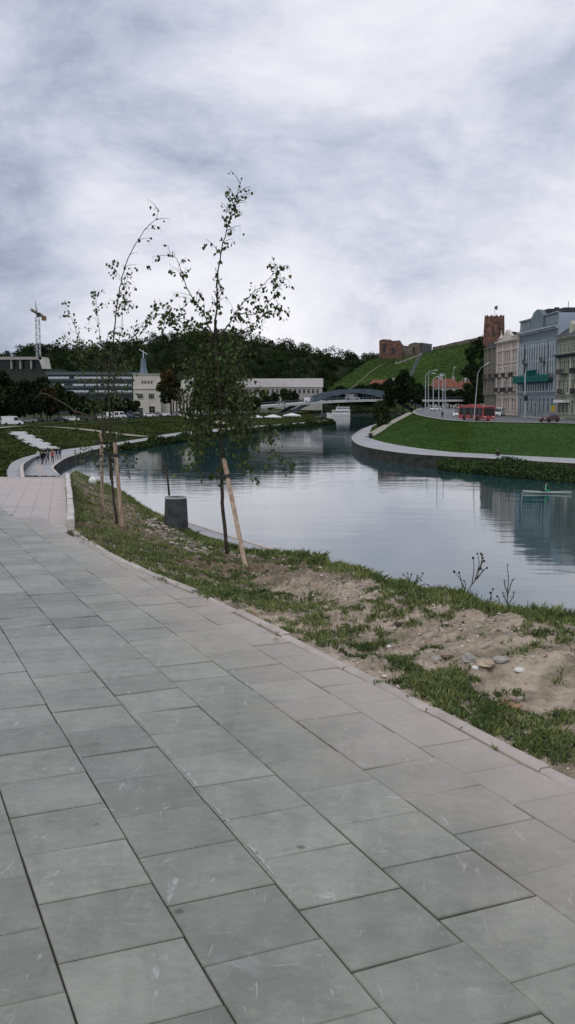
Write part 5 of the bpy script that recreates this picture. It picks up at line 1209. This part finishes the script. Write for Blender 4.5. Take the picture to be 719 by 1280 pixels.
# ------------------------------------------------------------------ castle
M['brick'] = mat('castle_brick', (.20, .11, .085), .9, (.075, .05, .042), .35, 9, ramp=(.38, .62)); M['rubblewall'] = mat('castle_stone', (.20, .17, .14), .9, (.10, .085, .07), .3, 7)
def px_poly(poly, y, th, name, m, parent, base):
    mb = MB(); mb.prism([(D(a, b, y).x - base.x, D(a, b, y).z - base.z) for a, b in poly], 0, th); return mb.build(name, m, parent)
b = D(617.5, 425, 700); b = Vector((b.x, 700, b.z - 3))
t = thing('castle_tower', 'round red brick castle tower with a flag on the hill', 'tower', b)
tt = D(617.5, 396, 700).z - b.z
mb = MB(); mb.lathe([(7.9, -3), (7.6, tt * .5), (7.2, tt - 1), (7.2, tt)], 8); mb.lathe([(7.2, tt), (6.4, tt), (6.4, tt - 1.2), (0, tt - 1.2)], 8); mb.build('wall', M['brick'], t)
mb = MB()
for k in range(24):
    w = 2 * math.pi * k / 24
    if k % 2: continue
    mb.box(-.55, .55, -.35, .35, 0, .9, Matrix.Translation((6.75 * math.cos(w), 6.75 * math.sin(w), tt)) @ Matrix.Rotation(w + math.pi / 2, 4, 'Z'))
mb.build('battlement', M['brick'], t)
for w in (-1.9, -1.25, -.7):
    for z in (6, 10.5): MB().box(-.5, .5, -.5, .1, z, z + 1.9, Matrix.Translation((7.05 * math.cos(w), 7.05 * math.sin(w), 0)) @ Matrix.Rotation(w + math.pi / 2, 4, 'Z')).build('window', M['trim'], t)
MB().tube([(0, 0, tt - 1), (0, 0, tt + 7.5)], .12, 6).build('flagpole', M['trim'], t)
fl = MB(); rows = [[Vector((k * .35, .2 * math.sin(k * 1.2), tt + 5.4 - k * .12)), Vector((k * .35, .2 * math.sin(k * 1.2 + .3), tt + 7.3 + .15 * k))] for k in range(7)]; fl.rows(rows); fl.build('flag', mat('flag_cloth', (.10, .11, .07), .8), t)
b = Vector((D(500, 448, 716).x, 716, D(500, 448, 716).z - 2))
t = thing('castle_ruin', 'jagged red brick castle ruin on the left end of the hill', 'ruin', b)
px_poly([(476, 452), (475.5, 425), (479, 424), (489, 424.6), (490, 426), (500, 425.4), (502, 428), (502, 452)], 716, 9, 'wall', M['brick'], t, b)
o = px_poly([(502, 452), (502, 429), (505, 432), (511, 432.5), (513, 429.5), (518, 428), (526, 428.5), (527, 432), (527, 448)], 722, 7, 'wall', M['rubblewall'], t, b); o.location.y = 6
o = px_poly([(479, 440), (479, 430), (480.5, 429), (482, 430), (482, 440)], 716, .3, 'window', M['trim'], t, b); o.location.y = -.25
o = px_poly([(490, 442), (490, 434), (493, 434), (493, 442)], 716, .3, 'window', M['trim'], t, b); o.location.y = -.25
o = px_poly([(516, 442), (516, 434), (519, 434), (519, 442)], 722, .3, 'window', M['trim'], t, b); o.location.y = 5.7
b = D(533, 440, 716); t = thing('funicular_station', 'dark flat roofed lift station on the castle slope', 'building', (b.x, 716, b.z - 2)); bb = Vector((b.x, 716, b.z - 2))
px_poly([(527.5, 444), (527.5, 429), (540, 431), (540, 442)], 716, 7, 'wall', mat('station_dark', (.05, .06, .07), .4), t, bb); px_poly([(526.5, 429), (526.5, 428), (541, 430), (541, 431)], 715, 9, 'roof', mat('station_roof', (.22, .24, .26), .6), t, bb)
# track and curtain wall follow the slope
def chsurf(px, t):
    u = np.clip((px - 405) / 495 * 89, 0, 88.99); i = int(u); f = u - i; v = t * 15; j = int(min(v, 14)); g = v - j
    a = ch_rows[i][j].lerp(ch_rows[i + 1][j], f); c = ch_rows[i][j + 1].lerp(ch_rows[i + 1][j + 1], f); return a.lerp(c, g)
tr = [chsurf(528 - (528 - 500) * (1 - t_) , t_) + Vector((0, 0, .7)) for t_ in np.linspace(.97, .3, 16)]
mb = MB()
for a, c in zip(tr, tr[1:]): mb.tube([a + Vector((-.8, 0, 0)), c + Vector((-.8, 0, 0))], .25, 6); mb.tube([a + Vector((.8, 0, 0)), c + Vector((.8, 0, 0))], .25, 6); mb.box(-1.6, 1.6, -.2, .2, -.9, -.1, Matrix.Translation(a))
tag(mb.build('funicular_track', mat('track', (.12, .14, .15), .6)), 'grey inclined rail track running down the castle slope', 'track')
mb = MB(); cr_ = [chsurf(px, .985) for px in np.linspace(541, 604, 30)]
rows = [[p + Vector((0, -.8, -2.5)), p + Vector((0, -.8, 2.3 + .35 * fbm(p.x, 0, 0, .2, 3))), p + Vector((0, 1.0, 2.3 + .35 * fbm(p.x, 0, 0, .2, 3))), p + Vector((0, 1, -2.5))] for p in cr_]; mb.rows(rows); mb.add(rows[0], [(0, 1, 2, 3)]); mb.add(rows[-1], [(3, 2, 1, 0)])
tag(mb.build('curtain_wall', M['rubblewall']), 'low grey stone wall along the ridge left of the tower', 'wall')
mb = MB(); cr_ = [chsurf(px, t_) for px, t_ in zip(np.linspace(494, 527, 14), np.linspace(.78, .9, 14))]; rows = [[p + Vector((0, -.5, -2)), p + Vector((0, -.5, 1.6 + .8 * fbm(p.x, 3, 0, .3, 3))), p + Vector((0, .8, 1.6 + .8 * fbm(p.x, 3, 0, .3, 3))), p + Vector((0, .8, -2))] for p in cr_]; mb.rows(rows)
tag(mb.build('retaining_wall', mat('pale_stone', (.34, .31, .28), .9, (.18, .16, .14), .3)), 'broken pale stone wall below the castle ruin', 'wall')
pathstrip('castle_path', [chsurf(px, t_) for px, t_ in zip(np.linspace(425, 500, 12), [.35, .42, .46, .5, .55, .6, .65, .7, .75, .8, .82, .85])], 1.3, mat('hill_path', (.16, .16, .12), .95), .4)

# red roofed houses
M['tile'] = mat('red_tile', (.20, .085, .055), .85, (.13, .055, .04), .5); M['offwhite'] = mat('offwhite_render', (.36, .35, .33), .85, (.28, .27, .255), .3)
def house(px0, px1, pyr, pye, y, zb, label, chim=()):
    a = D(px0, pye, y); c = D(px1, pye, y); r_ = D(px0, pyr, y); Wd = c.x - a.x; he = a.z - zb; hr = r_.z - zb
    t = thing('red_roofed_house', label, 'house', (a.x, y, zb)); MB().box(0, Wd, 0, 10, 0, he).build('wall', M['offwhite'], t)
    rf = MB(); rf.add([(-.5, -.6, he), (Wd + .5, -.6, he), (Wd + .5, 10.6, he), (-.5, 10.6, he), (2, 5, hr), (Wd - 2, 5, hr)], [(0, 1, 5, 4), (1, 2, 5), (2, 3, 4, 5), (3, 0, 4), (0, 3, 2, 1)]); ro = rf.build('roof', M['tile'], t)
    for x in chim: MB().box(Wd * x, Wd * x + 1.1, 4, 5, hr - 1.5, hr + 1.3).build('chimney', M['offwhite'], ro)
    n = max(2, int(Wd / 3))
    for k in range(n): window(t, Wd * (k + .5) / n, max(.5, he - 2.6), 1.1, 1.5, M['offwhite'])
    return t
house(540, 574, 473, 484, 575, RZ, 'large orange roofed house behind the lamp posts', (.35, .8))
house(572, 592, 476, 486, 590, RZ, 'smaller orange roofed house right of the large one', (.5,))
house(597, 606, 478, 487, 560, RZ, 'narrow red roofed house next to the olive grey house')
house(463, 497, 474.5, 481, 640, -1, 'low red roofed house behind the bridge at the foot of the castle hill', (.65, .85))

# ------------------------------------------------------------------ left and far buildings
M['white_wall'] = mat('white_hall_wall', (.56, .55, .50), .85, (.46, .45, .41), .2); M['fasc'] = mat('white_fascia', (.50, .54, .60), .6); M['office'] = mat('office_glass', (.035, .05, .055), .35, (.02, .028, .032), .3); M['deck'] = mat('teal_roof', (.07, .10, .11), .7)
def block_root(name, px0, px1, y, zb, label): a = D(px0, 500, y); c = D(px1, 500, y); return thing(name, label, 'building', (a.x, y, zb)), c.x - a.x
ht = lambda py, y, zb: D(359, py, y).z - zb
y = 420; t, Wd = block_root('office_block', 60, 168, y, LZ - .2, 'long dark glass office block with three white bands'); zb = LZ - .2
H = ht(467, y, zb); MB().box(0, Wd, 0, 16, 0, H - .6).build('wall', M['office'], t); MB().box(-.5, Wd + .3, -1, 16.5, H - .6, H + .8).build('roof', M['deck'], t)
for py, segs in ((472.5, [(.02, .26), (.32, .98)]), (481.5, [(.08, .2), (.3, .62), (.66, .98)]), (489.5, [(.05, .48), (.55, .98)])):
    z = ht(py, y, zb)
    MB().box(-.2, Wd, -1.0, 0, z - 1.2, z - .35).build('balcony', M['deck'], t)
    for a, c in segs: MB().box(Wd * a, Wd * c, -1.25, -1.0, z - .35, z + .55).build('white_band', M['fasc'], t)
for k in range(19):
    MB().box(Wd * (k + .5) / 19 - .12, Wd * (k + .5) / 19 + .12, -.3, 0, 0, H - .6).build('mullion', M['deck'], t)
y = 480; t, Wd = block_root('pavilion', 8, 55, y, LZ - .2, 'flat roofed white pavilion on columns above the left trees'); zb = LZ - .2
z0 = ht(461, y, zb); z1 = ht(449.5, y, zb); z2 = ht(446, y, zb); 
MB().box(-6, Wd + 8, 2, 18, 0, z0).build('podium', mat('podium_dark', (.05, .055, .05), .9), t); MB().box(-8, Wd - .6, 0, 14, z1, z2).build('roof', M['offwhite'], t)
sl2 = MB(); sl2.prism([(Wd - 2.2, z2), (Wd - .4, z2), (Wd + .8, z0), (Wd - .4, z0)], 0, 14); sl2.build('side_wall', M['white_wall'], t)
for x in (2.5, 7, 12.4): MB().box(x, x + .7, .6, 1.2, z0, z1).build('column', M['offwhite'], t)
MB().box(-6, Wd - 1.5, 4, 4.5, z0, z1).build('window', M['glass'], t)
y = 400; t, Wd = block_root('white_hall', 167, 250, y, LZ - .2, 'off white classical hall with tall columns and a steel spire'); zb = LZ - .2; U = Wd / 83.0
X = lambda px: (px - 167) * U
H = ht(469, y, zb); MB().box(0, X(201), 0, 14, 0, H).build('wall', M['white_wall'], t); cornice(t, X(201), H, .6, .5, M['white_wall']); cornice(t, X(201), ht(487, y, zb), .5, .4, M['white_wall'])
for px in (178.5, 182, 186, 190): window(t, X(px), ht(479.5, y, zb), .7, 1.2, M['white_wall'], sill=False)
for px in (175.5, 189.5): window(t, X(px), ht(498, y, zb), 2.2, 2.0, M['white_wall'], bars=2)
window(t, X(190), .2, 2.4, 3.6, M['white_wall'], nm='door', sill=False); window(t, X(176), .2, 1.6, 3.0, M['white_wall'], nm='door', sill=False)
H2 = ht(484, y, zb); o = MB().box(X(201) + .01, Wd, 3, 16, 0, H2).build('wall', M['white_wall'], t)
px0 = X(214)
for k in range(10): MB().lathe([(.42, 0), (.38, H2 - 4), (.5, H2 - 3.4)], 12, (px0 + k * 1.45, 1.6, 0)).build('column', M['white_wall'], t)
MB().box(px0 - .7, Wd + .3, .9, 3, H2 - 3.4, H2 - .1).build('entablature', M['white_wall'], t)
for k in range(9): window(t, px0 + .72 + k * 1.45, .8, .7, 4.6, M['white_wall'], y=3, sill=False)
gb = MB(); gb.prism([(X(226), H2), (X(226), H2 + 2.6), (X(236), H2 + 4.4), (X(246), H2 + 2.6), (X(246), H2)], 2.5, 15); gb.build('gable', M['white_wall'], t)
sp = MB(); sx = X(177.5); zt = ht(447, y, zb); sp.tube([(sx, 6, H), (sx, 6, H + (zt - H) * .45), (sx, 6, zt)], [2.1, 1.25, 1.05], 4)
M['spire'] = mat('spire_steel', (.12, .17, .21), .6, (.08, .115, .14), .5); so_ = sp.build('spire', M['spire'], t); fi = MB(); ztt = ht(437, y, zb); fi.tube([(sx, 6, zt), (sx, 6, ztt)], .22, 6); fi.tube([(sx - 1.9, 6, ztt + .5), (sx + 1.6, 6, ztt - 1.6)], .18, 6); fi.build('vane', M['fasc'], so_)
y = 610; t, Wd = block_root('white_hall_long', 305, 403, y, LZ - .2, 'very long plain white building behind the bridge trees'); t.name = 'long_building'; zb = LZ - .2
H = ht(473, y, zb); He = ht(483, y, zb); M['whiteroof'] = mat('white_roof', (.60, .57, .57), .7, (.52, .49, .49), .1)
MB().box(-15, Wd, 0, 25, 0, He - .5).build('wall', M['offwhite'], t); rf = MB(); rf.prism([(-16, He - .5), (-16, H - .2), (Wd + .5, H), (Wd + .5, He - .5)], -.6, 25); rf.build('fascia', M['whiteroof'], t)
for k in range(22): window(t, -13 + k * 2.85, He - 4.2, 1.4, 2.4, M['offwhite'])
# spare roofline huts beyond the quay
y = 395
def tent(px0, px1, pt, pe, y, zb, label):
    a = D(px0, pe, y); c = D(px1, pe, y); Wd = c.x - a.x; he = a.z - zb; hp = D(px0, pt, y).z - zb
    t = thing('canopy_tent', label, 'tent', (a.x, y, zb)); cv = MB(); n = max(1, int(Wd / 4))
    for k in range(n):
        x0 = Wd * k / n; x1 = Wd * (k + 1) / n; m = (x0 + x1) / 2; cv.add([(x0, 0, he), (x1, 0, he), (x1, 4, he), (x0, 4, he), (m, 2, hp)], [(0, 1, 4), (1, 2, 4), (2, 3, 4), (3, 0, 4)]); cv.box(x0, x1, -.03, .03, he - .4, he)
    cv.build('canopy', mat('white_canopy', (.72, .72, .72), .7), t)
    for k in range(n + 1): MB().tube([(Wd * k / n, 0, 0), (Wd * k / n, 0, he)], .08, 6).build('post', M['fasc'], t)
    return t
tent(330, 352, 518, 521, 385, QZ, 'white pitched canopy left on the far quay'); tent(354, 376, 516.3, 519, 390, QZ, 'white pitched canopy right on the far quay, nearer the bridge'); tent(312, 328, 518.5, 521, 360, QZ, 'small white canopy behind the drooping twigs of the tree')
# crane
y = 700; b = D(50, 500, y); t = thing('tower_crane', 'tall lattice tower crane with orange jib above the left wood', 'crane', (b.x, y, -4)); zt = D(50, 397, y).z + 4; ztop = D(47, 376, y).z + 4
M['mast'] = mat('crane_mast', (.50, .52, .55), .5); M['jib'] = mat('crane_orange', (.25, .14, .06), .6)
mb = MB(); w = 1.3
for sx in (-1, 1):
    for sy in (-1, 1): mb.tube([(sx * w, sy * w, 0), (sx * w, sy * w, zt)], .2, 5)
k = 0; z = 30
while z < zt - 2.5:
    s = 1 if k % 2 else -1
    for sy in (-1, 1): mb.tube([(-w * s, sy * w, z), (w * s, sy * w, z + 2.6)], .13, 4); mb.tube([(sy * w, -w * s, z), (sy * w, w * s, z + 2.6)], .13, 4)
    z += 2.6; k += 1
mb.build('mast', M['mast'], t)
mb = MB(); mb.tube([(0, 0, zt), (-1.2, 0, ztop)], [1.0, .25], 4); mb.build('tower_head', M['mast'], t)
mb = MB(); a = Vector((-2.4, -8, zt + 4.5)); c = Vector((2.4, 8, zt + 1)); 
for dx, dz in ((-.7, 0), (.7, 0), (0, 1.3)): mb.tube([a * 3 + Vector((dx, 0, dz - 2 * (zt + 8))) if False else a + Vector((dx, 0, dz)), c + Vector((dx, 0, dz))], .3, 5)
for k in range(8): p = a.lerp(c, k / 8); q = a.lerp(c, (k + 1) / 8); mb.tube([p + Vector((-.7, 0, 0)), q + Vector((.7, 0, 0))], .2, 4); mb.tube([p + Vector((0, 0, 1.3)), q + Vector((-.7, 0, 0))], .2, 4)
mb.build('jib', M['jib'], t); MB().box(2.2, 4.6, 3, 8, zt - 1.6, zt + 1.6).build('counterweight', M['jib'], t); MB().box(.8, 2.8, -2.5, 0, zt + .5, zt + 3.2).build('cab', M['trim'], t)

# ------------------------------------------------------------------ bridge
M['steel'] = mat('bridge_steel', (.065, .095, .125), .6, (.045, .065, .085), .3); M['deckc'] = mat('bridge_deck', (.45, .46, .46), .7, (.34, .35, .35), .1)
Aq = D(334, 507, 440); Bq = D(540, 499.5, 466)
t = thing('arch_bridge', 'road bridge with one low blue steel arch over the river', 'bridge', (Aq.x, 440, 0)); bo = Vector((Aq.x, 440, 0))
A0 = Aq - bo; B0 = Bq - bo; dv = Vector((B0.x - A0.x, B0.y - A0.y, 0)); Lb = dv.length; dn = dv.normalized(); nn = Vector((-dn.y, dn.x, 0))
def dk(u): # deck height along the bridge
    return A0.z + (B0.z - A0.z) * min(1, u) + 1.2 * math.sin(math.pi * min(max(u, 0), 1))
mb = MB(); rows = []
for k in range(-6, 31):
    u = k / 24; p = Vector((A0.x, A0.y, 0)) + dn * Lb * u; z = dk(u) if u >= 0 else dk(0) + u * 9; rows.append([p + Vector((0, 0, z)), p + Vector((0, 0, z - 1.0)), p + nn * 16 + Vector((0, 0, z - 1.0)), p + nn * 16 + Vector((0, 0, z)),])
mb.rows(rows, True); mb.build('deck', M['deckc'], t)
mb = MB()
for s in (0.2, 15.8):
    for k in range(-12, 60):
        u = k / 48; p = Vector((A0.x, A0.y, 0)) + dn * Lb * u + nn * s; z = dk(u) if u >= 0 else dk(0) + u * 9; mb.box(-.06, .06, -.06, .06, 0, 1.1, Matrix.Translation(p + Vector((0, 0, z))))
    mb.tube([Vector((A0.x, A0.y, 0)) + dn * Lb * (k / 24) + nn * s + Vector((0, 0, (dk(k / 24) if k >= 0 else dk(0) + k / 24 * 9) + 1.1)) for k in range(-6, 31)], .08, 5)
mb.build('railing', M['steel'], t)
f0 = D(356, 521, 446) - bo; ap = D(452, 488.3, 455) - bo
for s in (0, 15):
    pts = []
    for k in range(33):
        u = k / 32; x = f0.x + (ap.x - f0.x) * 2 * u; base = Vector((x, f0.y + (x - f0.x) * dn.y / dn.x, f0.z + (ap.z - f0.z) * (1 - (2 * u - 1) ** 2))); pts.append(base + nn * (s - 1.0))
    mb = MB(); rows = [[p + Vector((0, -.7, .9)), p + Vector((0, -.7, -.9)), p + Vector((0, .7, -.9)), p + Vector((0, .7, .9))] for p in pts]; mb.rows(rows, True); mb.build('arch', M['steel'], t)
    for k in range(5, 29, 2):
        p = pts[k]; u = ((p - Vector((A0.x, A0.y, 0))).x) / (dn.x * Lb); z = dk(u)
        if p.z > z + .5: MB().tube([p, Vector((p.x, p.y, z))], .13, 6).build('hanger', M['steel'], t)
mb = MB(); mb.box(-4, 2, -2, 18, -9, -2, Matrix.Translation(f0 + Vector((-1, 0, 4)))); mb.build('abutment', M['wallconc'], t)
def on_bridge(kind, pc, px, s, label, sc=1.0):
    y = 440 + (px - 334) / 226 * 30 + s; p = D(px, 500, y); u = (p.x - bo.x - A0.x) / (dn.x * Lb); v = vehicle(kind, pc, px, 510, -3, R(8), label, 'traffic on the bridge', sc); v.location = (p.x, y + 3, dk(u) + .02)
on_bridge('van', 'white', 387, 0, 'white van on the left half of the bridge'); on_bridge('van', 'silver', 441, 0, 'long silver van near the top of the bridge arch', 1.3); on_bridge('car', 'grey', 352, 0, 'grey car at the left end of the bridge'); on_bridge('car', 'black', 412, 4, 'black car between the vans on the bridge')

# ------------------------------------------------------------------ boats
def boat(px0, px1, y_px, label, name, hullm, cabm, Hc, decks, rz=0.0):
    a = G(px0, y_px, WZ); c = G(px1, y_px, WZ); L_ = (c - a).length; t = thing(name, label, 'boat', (a + c) / 2, rz); k = L_ / 2; rows = []
    for i in range(13):
        u = -1 + 2 * i / 12; w = L_ * .13 * (1 - max(0, -u) ** 3) ** .7 + .02; h = 1.3 + .7 * max(0, -u) ** 2; rows.append([Vector((u * k, -w, h)), Vector((u * k * .94, -w * .7, -.3)), Vector((u * k * .94, w * .7, -.3)), Vector((u * k, w, h))])
    mb = MB(); mb.rows(rows, True); mb.add(rows[0], [(0, 1, 2, 3)]); mb.add(rows[-1], [(3, 2, 1, 0)]); mb.build('hull', hullm, t)
    z = 1.3
    for (x0, x1, h) in decks:
        cb = MB(); cb.prism([(x0 * k, z), (x0 * k + .5, z + h), (x1 * k, z + h), (x1 * k, z)], -L_ * .1, L_ * .1); cb.build('cabin', cabm, t)
        n = int((x1 - x0) * k / 1.4); g = MB()
        for s in (-1, 1):
            for q in range(n): x = x0 * k + .8 + q * 1.3; g.box(x, x + .9, s * (L_ * .1 + .01) - .01, s * (L_ * .1 + .01) + .01, z + h * .35, z + h * .8)
        g.build('window', M['glass'], t); rf = MB().box(x0 * k, x1 * k + .4, -L_ * .11, L_ * .11, z + h, z + h + .12).build('roof', cabm, t); z += h + .12
    MB().tube([(0, 0, z), (0, 0, z + 1.6)], .07, 6).build('mast', M['fasc'], t)
    MB().tube([(-k * .95, -.6, 2.0), (-k * .5, -L_ * .12, 2.1), (k * .9, -L_ * .13, 2.2)], .05, 5).build('rail', M['fasc'], t)
    return t
M['boatwhite'] = mat('boat_white', (.74, .75, .76), .4)
boat(408, 438, 520.3, 'white two deck passenger boat moored below the bridge', 'passenger_boat', M['boatwhite'], M['boatwhite'], 2, [(-.55, .95, 2.0), (-.2, .9, 1.7)])
boat(394, 411, 526.3, 'low dark workboat in front of the white boat', 'workboat', M['trim'], M['steel'], 1.5, [(-.3, .7, 1.8)])
